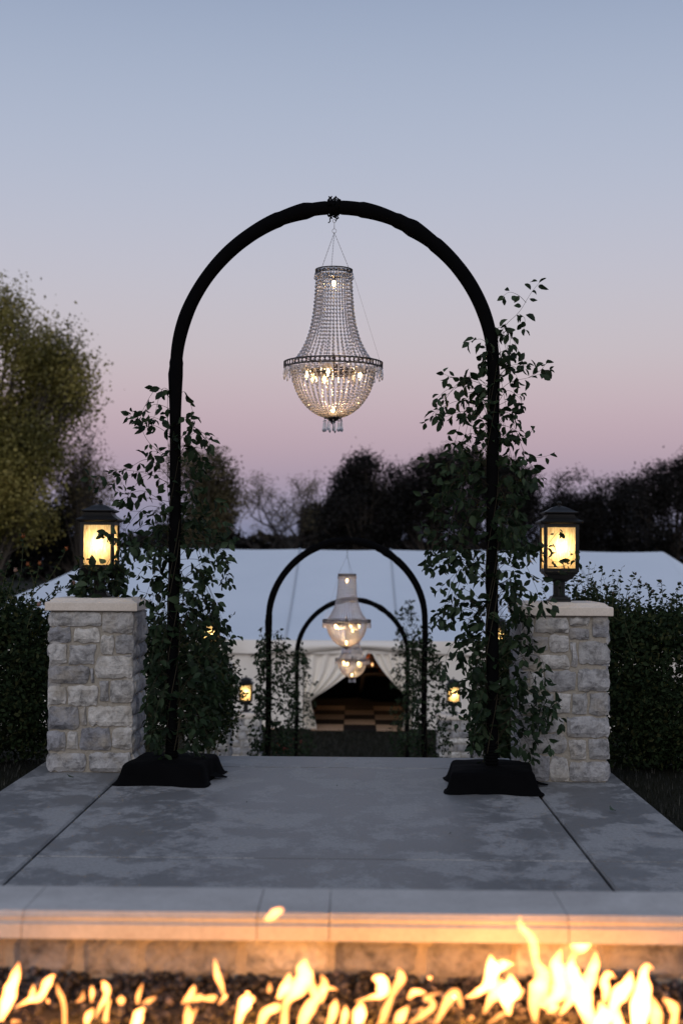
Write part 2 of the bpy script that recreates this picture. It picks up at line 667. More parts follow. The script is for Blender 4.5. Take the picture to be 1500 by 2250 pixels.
# stairs
stairs = MB()
stairs.box(-1.35, 1.15, 9.88, 9.9, -2.4, -.35)
stairs = stairs.build('stairs', M['joint'])
tag(stairs, 'concrete steps falling from the patio to the lawn', None, None, 'structure')
z = 0; y = 9.87
spec = []
for k in range(12):
    z -= .161; spec.append((y, y + .38, z)); y += .36
spec.append((y, 20.4, -1.93)); y = 20.4; z = -1.93
for k in range(6):
    z -= .157; spec.append((y, y + .4, z)); y += .38
spec.append((y, 27.5, -2.872 - .0)); 
for k, (a, b_, zz) in enumerate(spec):
    if k in (12,): zz = -1.935
    mb = MB(); mb.bevbox(-1.3, 1.2, a, b_, zz - .22, zz, .006)
    mb.build('step', M['concrete'], stairs)


# ------------------------------------------------------------------ stone pillars
def stone_mesh(wd, ht, dp, prot=.02, seed=0, nx=6, nz=5, mat_=None, edge=.016):
    """a rough cut stone, face towards -Y, back at y=dp, centred on x and z"""
    mb = MB(); mb.smooth = False
    r = random.Random(seed)
    off = Vector((seed * 3.7, seed * 1.3, 0))
    v = []
    for layer in (0, 1):
        for j in range(nz + 1):
            for i in range(nx + 1):
                u = i / nx * 2 - 1; t = j / nz * 2 - 1
                # rounded outline
                rr = 11
                k = (abs(u) ** rr + abs(t) ** rr) ** (1 / rr)
                mxx = max(abs(u), abs(t))
                s = mxx / k if k > 0 else 1
                s = 1.0 * s
                x = u * wd / 2 * s; zz = t * ht / 2 * s
                n = mnoise.noise(Vector((x * 11, zz * 11, 0)) + off)
                n2 = mnoise.noise(Vector((x * 35, zz * 35, 5)) + off)
                if mxx > .99:
                    x += n * edge * (1 if abs(u) > .9 else .3); zz += n2 * edge * (1 if abs(t) > .9 else .3)
                if layer == 0:
                    b = 1 - .8 * max(0, (mxx - .84) / .16) ** 1.5
                    yy = -prot * b - (n * .9 + n2 * .45) * prot * .9 * (1 if mxx < .99 else .3) + prot * .15
                    v.append((x, yy, zz))
    m = (nx + 1)
    f = []
    for j in range(nz):
        for i in range(nx):
            f.append((j * m + i, j * m + i + 1, (j + 1) * m + i + 1, (j + 1) * m + i))
    per = [i for i in range(m)] + [j * m + nx for j in range(1, nz + 1)] + [nz * m + i for i in range(nx - 1, -1, -1)] + [j * m for j in range(nz - 1, 0, -1)]
    base = len(v)
    for p in per:
        x, yy, zz = v[p]; v.append((x, dp * .35, zz))
    for p in per:
        x, yy, zz = v[p]; v.append((x * .98, dp, zz * .98))
    q = len(per)
    for i in range(q):
        j = (i + 1) % q
        f.append((per[j], per[i], base + i, base + j))
        f.append((base + j, base + i, base + q + i, base + q + j))
    mb.add(v, f)
    return mb.mesh('stone', mat_ or M['stone'])


def face_layout(rows, wd, seed):
    """fallback layout: rows of stones between heights"""
    r = random.Random(seed); out = []
    for (z0, z1) in rows:
        n = r.choice([2, 3, 3])
        cuts = [0] + sorted([(k + 1 + r.uniform(-.25, .25)) / n for k in range(n - 1)]) + [1]
        for a, b in zip(cuts[:-1], cuts[1:]):
            if (z1 - z0) > .13 and (b - a) < .4 and r.random() < .35:
                zm = (z0 + z1) / 2
                out.append((a, b, z0, zm)); out.append((a, b, zm, z1))
            else: out.append((a, b, z0, z1))
    return out


def pillar(name, loc, W, H, label, front=None, seed=1, group='stone pillars beside the steps'):
    root = empty(name, loc, label, 'pillar', group)
    h = W / 2
    mb = MB(); i = .018
    mb.box(-h + i, h - i, -h + i, h - i, 0, H)
    mb.build('mortar_core', M['mortar'], root)
    r = random.Random(seed)
    rows = []; z = .004
    while z < H - .05:
        d = r.uniform(.095, .15)
        if H - z - d < .09: d = H - z
        rows.append((z, min(z + d, H - .003))); z += d
    k = seed * 100
    for side in range(4):
        ang = side * PI / 2
        lay = []
        if side == 0 and front:
            lay = front
        else:
            for (a, b, z0, z1) in face_layout(rows, W, seed + side):
                # stones at the corners of the side faces start behind the front stones
                lay.append((a, b, z0, z1))
        for (a, b, z0, z1) in lay:
            x0 = -h + a * W; x1 = -h + b * W
            g = .0042
            if side % 2 == 1:
                if a <= .01: x0 += .012
                if b >= .99: x1 -= .012
            wd = (x1 - x0) - 2 * g; ht = (z1 - z0) - 2 * g
            if wd < .012 or ht < .012: continue
            k += 1
            me = stone_mesh(wd, ht, .075, .013 + r.random() * .008, k, nx=max(4, int(wd / .024)), nz=max(4, int(ht / .024)))
            c = Vector(((x0 + x1) / 2, -h + .008, (z0 + z1) / 2))
            o = link('stone', me, root, Matrix.Rotation(ang, 3, 'Z') @ c, (0, 0, ang))
    # cap
    mb = MB(); c = W / 2 + .02
    mb.sq([(c - .004, H), (c, H + .004), (c, H + .05), (c - .005, H + .056), (c - .022, H + .058), (c - .045, H + .078), (c - .052, H + .08)])
    mb.build('cap', M['cap'], root)
    return root


def lay_from(rects, x0, x1, y0, y1, H):
    out = []
    for (a, b, c, d) in rects:
        out.append(((a - x0) / (x1 - x0), (c - x0) / (x1 - x0), H * (1 - (d - y0) / (y1 - y0)), H * (1 - (b - y0) / (y1 - y0))))
    return [(max(0, a), min(1, b), max(.002, c), min(H - .002, d)) for a, b, c, d in out]


HL = 1.02
left_rects = [(128, 855, 475, 955), (480, 850, 690, 998), (128, 958, 280, 1062), (290, 962, 468, 1064), (470, 1002, 556, 1138), (565, 1004, 690, 1136),
              (128, 1070, 252, 1205), (256, 1070, 442, 1208), (440, 1145, 690, 1298), (128, 1212, 402, 1336), (403, 1226, 433, 1334),
              (128, 1345, 252, 1474), (258, 1342, 458, 1482), (463, 1308, 530, 1450), (536, 1304, 690, 1460),
              (128, 1482, 338, 1640), (341, 1486, 385, 1612), (390, 1478, 690, 1614), (128, 1646, 250, 1784), (256, 1650, 338, 1770),
              (342, 1620, 546, 1776), (549, 1618, 690, 1762), (128, 1790, 390, 1918), (396, 1782, 690, 1920)]
right_rects = [(673, 893, 762, 1022), (766, 893, 984, 1008), (988, 893, 1134, 962), (1137, 893, 1256, 1036), (996, 972, 1130, 1052),
               (673, 1030, 728, 1125), (734, 1028, 856, 1125), (862, 1012, 994, 1136), (999, 1060, 1046, 1230), (1050, 1058, 1256, 1214),
               (673, 1145, 790, 1246), (796, 1146, 992, 1246), (673, 1258, 724, 1386), (728, 1260, 830, 1388), (834, 1250, 1040, 1388), (1043, 1236, 1256, 1390),
               (673, 1400, 790, 1534), (796, 1400, 894, 1534), (898, 1400, 1006, 1536), (1010, 1396, 1118, 1540), (1121, 1397, 1256, 1544),
               (673, 1548, 826, 1656), (830, 1560, 962, 1656), (967, 1550, 1256, 1690), (673, 1664, 972, 1795), (990, 1700, 1110, 1834), (1115, 1692, 1256, 1832),
               (673, 1805, 728, 1978), (732, 1805, 868, 1976), (870, 1815, 990, 1978), (997, 1842, 1256, 1980)]
WP = .545
cl = gp(102, 1697); cr = gp(1338, 1720)
PL = Vector((cl.x + WP / 2, cl.y + WP / 2, 0))
PR = Vector((cr.x - WP / 2, cr.y + WP / 2, 0))
pillar('stone_pillar', PL, WP, HL, 'stone pillar left of the nearest arch, its cap carrying a vine wrapped lantern',
       lay_from(left_rects, 128, 690, 850, 1920, HL), 3)
pillar('stone_pillar', PR, WP, HL, 'stone pillar right of the nearest arch with leaves hanging over its left side',
       lay_from(right_rects, 673, 1256, 893, 1980, HL), 5)
P2L = Vector((-1.82, 18.0, -1.935)); P2R = Vector((1.80, 18.0, -1.935))
P3L = Vector((-1.90, 25.1, -2.90)); P3R = Vector((1.74, 25.1, -2.90))
pillar('stone_pillar', P2L, WP, 1.90, 'pale stone pillar halfway down the steps, behind the left vine and dark shrub', None, 7)
pillar('stone_pillar', P2R, WP, 1.90, 'stone pillar halfway down the steps, hidden behind the right vine', None, 9)
pillar('stone_pillar', P3L, WP, 1.50, 'low stone pillar at the foot of the steps left of the second arch', None, 11)
pillar('stone_pillar', P3R, WP, 1.50, 'low stone pillar at the foot of the steps right of the second arch', None, 13)


# ------------------------------------------------------------------ lanterns
def make_lantern(loc, label, power):
    root = empty('lantern', loc, label, 'lantern', 'post lanterns on the pillars')
    mb = MB()
    mb.sq([(.066, 0), (.066, .012), (.058, .018), (.052, .03), (.046, .036)])
    mb.m = 0
    mb.lathe([(.042, .034), (.042, .042), (.038, .046), (.038, .12), (.042, .125), (.042, .132)], 20)
    mb.build('post_base', M['bronze'], root)
    mb = MB()
    mb.sq([(.045, .128), (.052, .134), (.06, .14), (.075, .146), (.082, .158), (.088, .17), (.10, .176), (.104, .186), (.11, .19)])
    B = .11; z0, z1 = .19, .49; cw = .022
    for sx_ in (-1, 1):
        for sy in (-1, 1):
            xa, xb = sorted((sx_ * B, sx_ * (B - cw))); ya, yb = sorted((sy * B, sy * (B - cw)))
            mb.box(xa, xb, ya, yb, z0, z1)
    for s_ in (-1, 1):
        for (a, b) in ((z0 + .0005, z0 + .022), (z1 - .02, z1 - .0005)):
            ya, yb = sorted((s_ * (B - .002), s_ * (B - .016)))
            mb.box(-B + cw, B - cw, ya, yb, a, b)
            mb.box(ya, yb, -B + cw, B - cw, a, b)
    mb.build('frame', M['bronze'], root)
    mb = MB()
    mb.sq([(.112, .490), (.124, .494), (.134, .499), (.136, .508), (.130, .511), (.112, .519), (.095, .532), (.086, .545), (.084, .552), (.098, .556), (.106, .560),
           (.107, .567), (.100, .569), (.082, .577), (.062, .589), (.044, .599), (.02, .605)])
    mb.build('roof', M['bronze'], root)
    mb = MB(); mb.smooth = True
    mb.lathe([(.02, .603), (.02, .608), (.010, .611), (.008, .615), (.013, .62), (.015, .627), (.012, .634), (.004, .639)], 14)
    mb.build('finial', M['bronze'], root)
    pm = MB(); hw = B - cw + .001
    pm.box(-hw, hw, -.0015, .0015, -.131, .130)
    pm.mi = [1, 1, 0, 1, 1, 1]          # frosted outer face, clear inner face and edges
    me = pm.mesh('glass_pane', [M['pane'], M['pane_clear']])
    for k in range(4):
        a = k * PI / 2
        d = Matrix.Rotation(a, 3, 'Z') @ Vector((0, -(B - .012), 0))
        link('glass_pane', me, root, (d.x, d.y, .341), (0, 0, a))
    mb = MB(); mb.smooth = True
    mb.lathe([(.010, .20), (.010, .26), (.013, .27), (.024, .30), (.028, .33), (.022, .355), (.006, .37)], 12)
    mb.m = 0
    mb.build('bulb', M['lantern_bulb'], root)
    ld = bpy.data.lights.new('lantern_light', 'POINT'); ld.energy = power; ld.color = (1, .82, .50); ld.shadow_soft_size = .012
    for (dx, dy) in ((0, -.031),):
        lo = bpy.data.objects.new('lantern_light', ld); col.objects.link(lo); lo.parent = root; lo.location = (dx, dy, .345)
    return root


make_lantern((PL.x, PL.y, HL + .08), 'lit bronze lantern with leaves wrapped round its stem, on the left front pillar', 1.9)
make_lantern((PR.x, PR.y, HL + .08), 'lit bronze lantern on the right front pillar with single leaves before its glass', 1.9)
make_lantern((P2L.x, P2L.y, P2L.z + 1.98), 'lit lantern halfway down the steps, half hidden by the left vine', 1.9)
make_lantern((P2R.x, P2R.y, P2R.z + 1.98), 'lit lantern on the middle right pillar, glinting through the right vine', 1.9)
make_lantern((P3L.x, P3L.y, P3L.z + 1.58), 'far lit lantern left of the second arch, clear of leaves', 1.9)
make_lantern((P3R.x, P3R.y, P3R.z + 1.58), 'far lit lantern right of the second arch with leaf shapes over its glass', 1.9)

# ------------------------------------------------------------------ arches
AL = at(383, 1200, 8.82); AR = at(1081, 1200, 8.62)
AL.z = 0; AR.z = 0
AC = (AL + AR) / 2
AR_R = (AR - AL).length / 2
AYAW = math.atan2((AR - AL).y, (AR - AL).x)
ZAP = at(732, 456, AC.y).z
ZSP = ZAP - AR_R


def arch_path(half, n_arc=60, n_pole=50, z0=.10):
    """half -1 left, +1 right; from the foot to the apex, local coordinates"""
    pts = []
    for k in range(n_pole):
        z_ = z0 + (ZSP - z0) * k / n_pole
        pts.append(Vector((half * (AR_R + .004 * math.sin(z_ * 3)), 0, z_)))
    for k in range(n_arc + 1):
        a = PI / 2 * k / n_arc
        # the two halves rise a touch straighter near the joint, as the bent pipe does
        rr = AR_R * (1 - .012 * math.sin(2 * a) ** 2)
        pts.append(Vector((half * rr * math.cos(a), 0, ZSP + rr * math.sin(a))))
    return pts


def sleeve(half, seed):
    pts = arch_path(half)
    m = len(pts); rad = []
    r = random.Random(seed)
    folds = sorted(r.uniform(.42, .97) for _ in range(5))
    for k in range(m):
        t = k / (m - 1)
        base = .036 if t < .42 else .036 + .007 * min(1, (t - .42) / .15)
        base += .0014 * math.sin(t * 23 + seed)
        for f in folds:      # gathered tube: swells then pinches at each fold
            d = (t - f) * 14
            if -1 < d < 0: base += .006 * (1 + d)
        if t > .985: base *= 1 - (t - .985) / .015 * .35
        rad.append(base)

    def jit(k, th):
        return 1 + .03 * mnoise.noise(Vector((math.cos(th) * 1.3, math.sin(th) * 1.3, k * .16 + seed)))
    mb = MB(); mb.smooth = True
    mb.tube(pts, rad, 16, True, 1, jit)
    # wrinkle seam running inside the curve
    return mb


def base_cloth(seed):
    """black cloth thrown over a weighted foot: box top, sagging sides, uneven flared hem"""
    mb = MB(); mb.smooth = True
    n = 72; rings = []
    prof = [(.0, .126), (.5, .125), (.94, .122), (.985, .117), (1.0, .102), (1.02, .06), (1.045, .025), (1.07, .006), (1.09, .003)]
    hx, hy = .238, .29
    for k, (s, z_) in enumerate(prof):
        ring = []
        for i in range(n):
            th = 2 * PI * i / n
            c, s_ = math.cos(th), math.sin(th)
            q = max(abs(c), abs(s_))
            e = 1 / ((abs(c) ** 16 + abs(s_) ** 16) ** (1 / 16))
            corner = max(0, (abs(c * s_) * 2 - .6) / .4)
            fold = mnoise.noise(Vector((c * 3.2, s_ * 3.2, seed))) * .05 + mnoise.noise(Vector((c * 9, s_ * 9, seed + 3))) * .02
            down = max(0, (k - 3) / 5)
            out = s + fold * down * 1.5 + corner * .16 * down
            zz = z_ + mnoise.noise(Vector((c * s * 2.5, s_ * s * 2.5, seed + 9))) * .008 * (1 if k < 5 else .4)
            if k >= 6: zz = max(.002, zz + .0)
            ring.append((c * e * hx * out, s_ * e * hy * out, max(zz, .0025)))
        rings.append(ring)
    mb.loft(rings, True, False)
    # trailing hem corner
    mb.loft([[(hx * 1.0, -.05, .03), (hx * 1.25, .0, .012), (hx * 1.42, .03, .006)], [(hx * 1.02, .10, .035), (hx * 1.2, .09, .02), (hx * 1.44, .045, .012)]], False, False, False)
    return mb


def make_arch(loc, yaw, label):
    root = empty('arch', loc, label, 'arch', 'black fabric arches over the steps', yaw)
    sleeve(-1, 2).build('fabric_sleeve', M['black_cloth'], root)
    sleeve(1, 5).build('fabric_sleeve', M['black_cloth'], root)
    for h, sd_ in ((-1, 1), (1, 8)):
        mb = base_cloth(sd_)
        mb.build('base_cover', M['black_cloth'], root, (h * AR_R, 0, 0), (0, 0, 0 if h < 0 else PI * 0 + .03))
        mb = MB(); mb.smooth = True
        mb.tube([(0, 0, .0), (0, 0, .18 + 0)], .03, 12)
        for q in range(7):      # gathered cuff of cloth above the base
            z_ = .14 + q * .018
            mb.lathe([(.037, z_ - .008), (.044 + .003 * math.sin(q * 2.1), z_), (.037, z_ + .008)], 14)
        mb.build('cuff', M['black_cloth'], root, (h * AR_R, 0, 0))
    # knotted cord round the joint at the apex
    mb = MB(); mb.smooth = True
    r = random.Random(4)
    for q in range(9):
        x = -.028 + q * .0075
        tilt = r.uniform(-.012, .012)
        pts = [(x + tilt * math.cos(a), math.sin(a) * .047, ZAP + .0 + math.cos(a) * .047) for a in [2 * PI * i / 14 for i in range(15)]]
        mb.tube(pts, .0055, 5, False)
    for q in range(7):
        a0 = r.uniform(0, 6)
        c0 = Vector((r.uniform(-.03, .03), r.uniform(-.02, .02), ZAP + (.055 if q < 4 else -.055)))
        pts = [c0 + Vector((math.cos(a0 + a) * .013, math.sin(a) * .010, math.sin(a0 * 2 + a) * .011)) for a in [2 * PI * i / 9 for i in range(9)]]
        mb.tube(pts, .004, 5)
    mb.tube([(-.01, -.02, ZAP - .05), (-.022, -.02, ZAP - .075), (-.02, -.02, ZAP - .09), (-.032, -.02, ZAP - .1)], .004, 5)
    mb.tube([(.012, -.02, ZAP - .05), (.02, -.02, ZAP - .08), (.012, -.02, ZAP - .09)], .004, 5)
    mb.build('tie_cord', M['black_cloth'], root)
    return root


arch1 = make_arch(AC, AYAW, 'nearest and largest black fabric arch standing on the patio')
A2 = at(762, 1300, 17.95); A2.z = -1.93
A3 = at(774, 1400, 25.3); A3.z = -2.87
arch2 = copy_tree(arch1); arch2.location = A2; arch2['label'] = 'middle black arch, the second one down, rising just over the marquee roof'
arch3 = copy_tree(arch1); arch3.location = A3; arch3['label'] = 'farthest and smallest black arch, framed inside the second one'
for a in (arch2, arch3): a.rotation_euler = (0, 0, R(-.6))


# ------------------------------------------------------------------ chandelier
def bead(mb, c, r, n=6, el=1.0, t=None):
    mb.loft([[(c[0] + rr * math.cos(2 * PI * (i + o) / n), c[1] + rr * math.sin(2 * PI * (i + o) / n), c[2] + z_ * el) for i in range(n)]
             for rr, z_, o in ((r * .35, r * .92, 0), (r * .85, r * .45, .5), (r * .98, -.02 * r, 0), (r * .8, -r * .5, .5), (r * .3, -r * .92, 0))])


def strand_mesh(fn, length, pitch, r):
    """beads along curve fn(t)->(radius,z) sampled by length"""
    T = [i / 400 for i in range(401)]
    P = [fn(t) for t in T]
    L = [0]
    for a, b in zip(P[:-1], P[1:]): L.append(L[-1] + math.hypot(b[0] - a[0], b[1] - a[1]))
    n = int(L[-1] / pitch)
    mb = MB(); pts = []
    for k in range(n + 1):
        d = L[-1] * k / n
        i = min(range(len(L)), key=lambda q: abs(L[q] - d))
        pts.append((P[i][0], 0, P[i][1]))
    for k, p in enumerate(pts): bead(mb, p, r * (1 if k % 2 == 0 else .93))
    mb.m = 1
    for a, b in zip(pts[:-1], pts[1:]):      # wire link between beads
        mb.tube([a, b], .0011, 3, False)
    return mb.mesh('crystal_strand', [M['crystal'], M['chain']])


def drop_mesh(L, r):
    mb = MB(); n = 6
    bead(mb, (0, 0, -r * .7), r * .55)
    zs = [(r * .2, -r * 1.5), (r * .5, -r * 1.9), (r * .75, -L * .62), (r, -L * .80), (r * .7, -L * .93), (r * .15, -L)]
    mb.loft([[(rr * math.cos(2 * PI * i / n), rr * .7 * math.sin(2 * PI * i / n), z_) for i in range(n)] for rr, z_ in zs])
    return mb.mesh('crystal_drop', M['crystal'])


def ring_band(r, h, nsc):
    mb = MB(); mb.smooth = True
    for z_ in (0, -h):
        mb.tube([(r * math.cos(a), r * math.sin(a), z_) for a in [2 * PI * i / 64 for i in range(65)]], .0034, 6, False)
    for k in range(nsc):
        a0 = 2 * PI * k / nsc
        pts = []
        for q in range(9):
            b = 2 * PI * q / 8
            a = a0 + math.cos(b) * (h * .42) / r
            pts.append((r * math.cos(a), r * math.sin(a), -h / 2 + math.sin(b) * h * .42))
        mb.tube(pts, .0024, 4, False)
        a1 = a0 + PI / nsc
        mb.tube([(r * math.cos(a1), r * math.sin(a1), 0), (r * math.cos(a1), r * math.sin(a1), -h)], .0022, 4, False)
    return mb


def torus(mb, c, r, t, axis=0, n=12, el=1.0):
    pts = []
    for i in range(n + 1):
        a = 2 * PI * i / n
        p = (math.cos(a) * r, 0, math.sin(a) * r * el) if axis == 0 else (0, math.cos(a) * r, math.sin(a) * r * el)
        pts.append((c[0] + p[0], c[1] + p[1], c[2] + p[2]))
    mb.tube(pts, t, 5, False)


def make_chandelier(loc, label):
    """origin at the middle ring"""
    root = empty('chandelier', loc, label, 'chandelier', 'crystal chandeliers under the arches', 0)
    ZT = .575                              # top ring height over the middle ring
    band_mid = ring_band(.303, .034, 64).build('ring_band', M['dark_metal'], root)
    band_top = ring_band(.113, .024, 22).build('ring_band', M['dark_metal'], root, (0, 0, ZT))
    band_in = ring_band(.135, .024, 26).build('ring_band', M['dark_metal'], root, (0, 0, -.045))
    mb = MB()
    for q in range(5):
        a = 2 * PI * q / 5 + .35
        mb.tube([(0, 0, -.02), (.29 * math.cos(a), .29 * math.sin(a), -.008)], .003, 5)
    mb.lathe([(.03, -.03), (.035, -.015), (.012, 0), (.008, .05)], 10)
    mb.build('spider_frame', M['dark_metal'], root)
    up = strand_mesh(lambda t: (.106 + .030 * t + .105 * t ** 4, ZT - .012 - t * (ZT - .02)), .6, .0232, .0080)
    for k in range(40):
        link('crystal_strand', up, root, (0, 0, 0), (0, 0, 2 * PI * k / 40))
    lo = strand_mesh(lambda t: (.257 * math.cos(t * 1.36), -.02 - .320 * math.sin(t * 1.36)), .5, .0196, .0082)
    for k in range(44):
        link('crystal_strand', lo, root, (0, 0, 0), (0, 0, 2 * PI * k / 44))
    d1 = drop_mesh(.052, .0068); d2 = drop_mesh(.036, .0058); d3 = drop_mesh(.075, .0105)
    for k in range(56):
        a = 2 * PI * k / 56
        link('crystal_drop', d1, band_mid, (.303 * math.cos(a), .303 * math.sin(a), -.030 - (.022 if k % 2 else 0)), (0, 0, a))
    for k in range(56):
        a = 2 * PI * (k + .5) / 56
        link('crystal_drop', d2, band_mid, (.296 * math.cos(a), .296 * math.sin(a), -.028), (0, 0, a))
    for k in range(28):
        a = 2 * PI * k / 28
        link('crystal_drop', d2, band_top, (.118 * math.cos(a), .118 * math.sin(a), -.022), (0, 0, a))
    for k in range(24):
        a = 2 * PI * k / 24
        link('crystal_drop', d1, band_in, (.135 * math.cos(a), .135 * math.sin(a), -.027), (0, 0, a))
    mb = MB(); mb.smooth = True
    mb.lathe([(.01, -.318), (.042, -.325), (.046, -.338), (.03, -.356), (.012, -.364), (.012, -.372), (.004, -.382)], 14)
    for k in range(11):      # leaf cups on the finial
        a = 2 * PI * k / 11
        mb.tube([(.03 * math.cos(a), .03 * math.sin(a), -.335), (.056 * math.cos(a), .056 * math.sin(a), -.348)], [.004, .0015], 4)
    fin = mb.build('finial', M['dark_metal'], root)
    for k in range(11):
        a = 2 * PI * k / 11 + .2
        link('crystal_drop', d3, fin, (.056 * math.cos(a), .056 * math.sin(a), -.352 + .004 * math.sin(k * 2)), (0, 0, a))
    cup = MB(); cup.smooth = True
    cup.lathe([(.006, .03), (.03, .028), (.034, .022), (.030, -.008), (.026, -.012), (.013, -.01)], 16)
    cupm = cup.mesh('lamp_cup', M['crystal'])
    bl = MB(); bl.smooth = True
    bl.lathe([(.006, -.010), (.008, -.018), (.0098, -.028), (.008, -.040), (.004, -.050), (.001, -.060)], 10)
    blm = bl.mesh('bulb', M['bulb'])
    sk_ = MB(); sk_.lathe([(.010, .026), (.010, -.012)], 10)
    skm = sk_.mesh('socket', M['dark_metal'])
    spots = [(.165, a) for a in (PI + .12, -PI / 2 - .18, -.12, PI / 2 + .35)]
    pos = [(r_ * math.cos(a), r_ * math.sin(a), -.048, 0) for r_, a in spots] + [(0, 0, ZT - .055, 0), (0, 0, -.325, PI)]
    for (x, y_, z_, fl) in pos:
        s1 = link('socket', skm, root, (x, y_, z_), (fl, 0, 0))
        if fl == 0 and z_ < .1: link('lamp_cup', cupm, root, (x, y_, z_))
        link('bulb', blm, s1)
    mb = MB()
    for q in range(3):       # three chains of links up to the hook
        a = 2 * PI * q / 3 + .4
        p0 = Vector((.108 * math.cos(a), .108 * math.sin(a), ZT)); p1 = Vector((0, 0, ZT + .232))
        n = 26
        for i in range(n):
            c = p0.lerp(p1, (i + .5) / n)
            d = (p1 - p0).normalized() * .0058
            s = Vector((0, 0, 1)).cross(d).normalized() * .0022 if i % 2 else Vector((0, .0022, 0))
            mb.tube([c - d, c - d * .6 + s, c + d * .6 + s, c + d, c + d * .6 - s, c - d * .6 - s, c - d], .0009, 3, False)
    torus(mb, (0, 0, ZT + .243), .013, .0016)
    torus(mb, (0, 0, ZT + .275), .008, .0018, 1, 12, 2.4)
    torus(mb, (0, 0, ZT + .305), .010, .0018, 0)
    mb.build('hanging_chain', M['chain'], root)
    mb = MB()
    for q in range(3):
        a = 2 * PI * q / 3 + .15
        mb.tube([(.112 * math.cos(a), .112 * math.sin(a), ZT), (.296 * math.cos(a), .296 * math.sin(a), 0)], .0008, 3)
    mb.build('support_wire', M['chain'], root)
    ld = bpy.data.lights.new('chandelier_light', 'POINT'); ld.energy = 2.4; ld.color = (1, .58, .25); ld.shadow_soft_size = .012
    for (x, y_, z_) in ((0, 0, ZT - .09), (.03, -.12, -.11), (-.12, .03, -.10), (0, 0, -.255)):
        l = bpy.data.objects.new('chandelier_light', ld); col.objects.link(l); l.parent = root; l.location = (x, y_, z_)
    return root


CZ = at(732, 797, AC.y)
ch1 = make_chandelier((CZ.x, AC.y, CZ.z), 'large crystal chandelier hanging from the nearest arch')
DZ = ZAP - CZ.z
ch2 = copy_tree(ch1); ch2.location = (A2.x, A2.y, A2.z + CZ.z - .03); ch2['label'] = 'smaller looking chandelier hanging in the middle arch before the marquee roof'
ch3 = copy_tree(ch1); ch3.location = (A3.x, A3.y, A3.z + CZ.z - .08); ch3['label'] = 'lowest chandelier, in the farthest arch before the marquee entrance'
ch2.rotation_euler = (0, 0, .5); ch3.rotation_euler = (0, 0, .9)


# ------------------------------------------------------------------ leaves and vines
def leaf_template(L=1.0, W=.5, fold=.12, curl=.25, twist=0.0):
    ts = [0, .22, .5, .8, 1.0]; ws = [0, .72, 1.0, .52, 0]
    v = []
    for t in ts: v.append((0, t * L, -curl * t * t * L * .6))
    for s in (-1, 1):
        for i in (1, 2, 3):
            t = ts[i]
            v.append((s * W / 2 * ws[i] * L, (t + .02) * L, -curl * t * t * L * .6 + fold * ws[i] * L + s * twist * t * L * .2))
    f = []
    for s, b in ((0, 5), (1, 8)):
        a = [(0, 1, b), (1, 2, b + 1), (1, b + 1, b), (2, 3, b + 2), (2, b + 2, b + 1), (3, 4, b + 2)]
        f += a if s else [(x[0], x[2], x[1]) for x in a]
    return np.array(v, dtype=float), np.array(f)


LT = [leaf_template(1, w_, f_, c_, t_) for w_, f_, c_, t_ in ((.56, .10, .3, .3), (.62, .16, .5, -.5), (.5, .2, .15, .8), (.66, .06, .6, 0), (.46, .22, .8, -.9))]
leaf_meshes = [fastmesh('leaf', tv, tf, M['vine_leaf'], True) for tv, tf in LT]
RHOMB = (np.array([(0, 0, 0), (.32, .5, .1), (0, 1, -.1), (-.32, .5, .1)], dtype=float), np.array([(0, 1, 2), (0, 2, 3)]))


def leaf_rot(direction, droop, r):
    """rotation with the leaf's length along `direction`, drooping"""
    d = Vector(direction)
    d.z -= droop
    if d.length < 1e-6: d = Vector((0, 0, -1))
    d.normalize()
    nrm = Vector((r.gauss(0, .7), r.gauss(-.35, .7), r.gauss(.5, .6)))
    x = d.cross(nrm)
    if x.length < 1e-5: x = d.orthogonal()
    x.normalize(); z_ = x.cross(d)
    return Matrix((x, d, z_)).transposed()


def smooth_path(pts, n):
    pts = [Vector(p) for p in pts]
    if len(pts) == 2: return [pts[0].lerp(pts[1], i / (n - 1)) for i in range(n)]
    out = []
    m = len(pts) - 1
    for i in range(n):
        u = i / (n - 1) * m; k = min(int(u), m - 1); t = u - k
        p0 = pts[max(k - 1, 0)]; p1 = pts[k]; p2 = pts[k + 1]; p3 = pts[min(k + 2, m)]
        out.append(.5 * ((2 * p1) + (p2 - p0) * t + (2 * p0 - 5 * p1 + 4 * p2 - p3) * t * t + (3 * p1 - p0 - 3 * p2 + p3) * t ** 3))
    return out


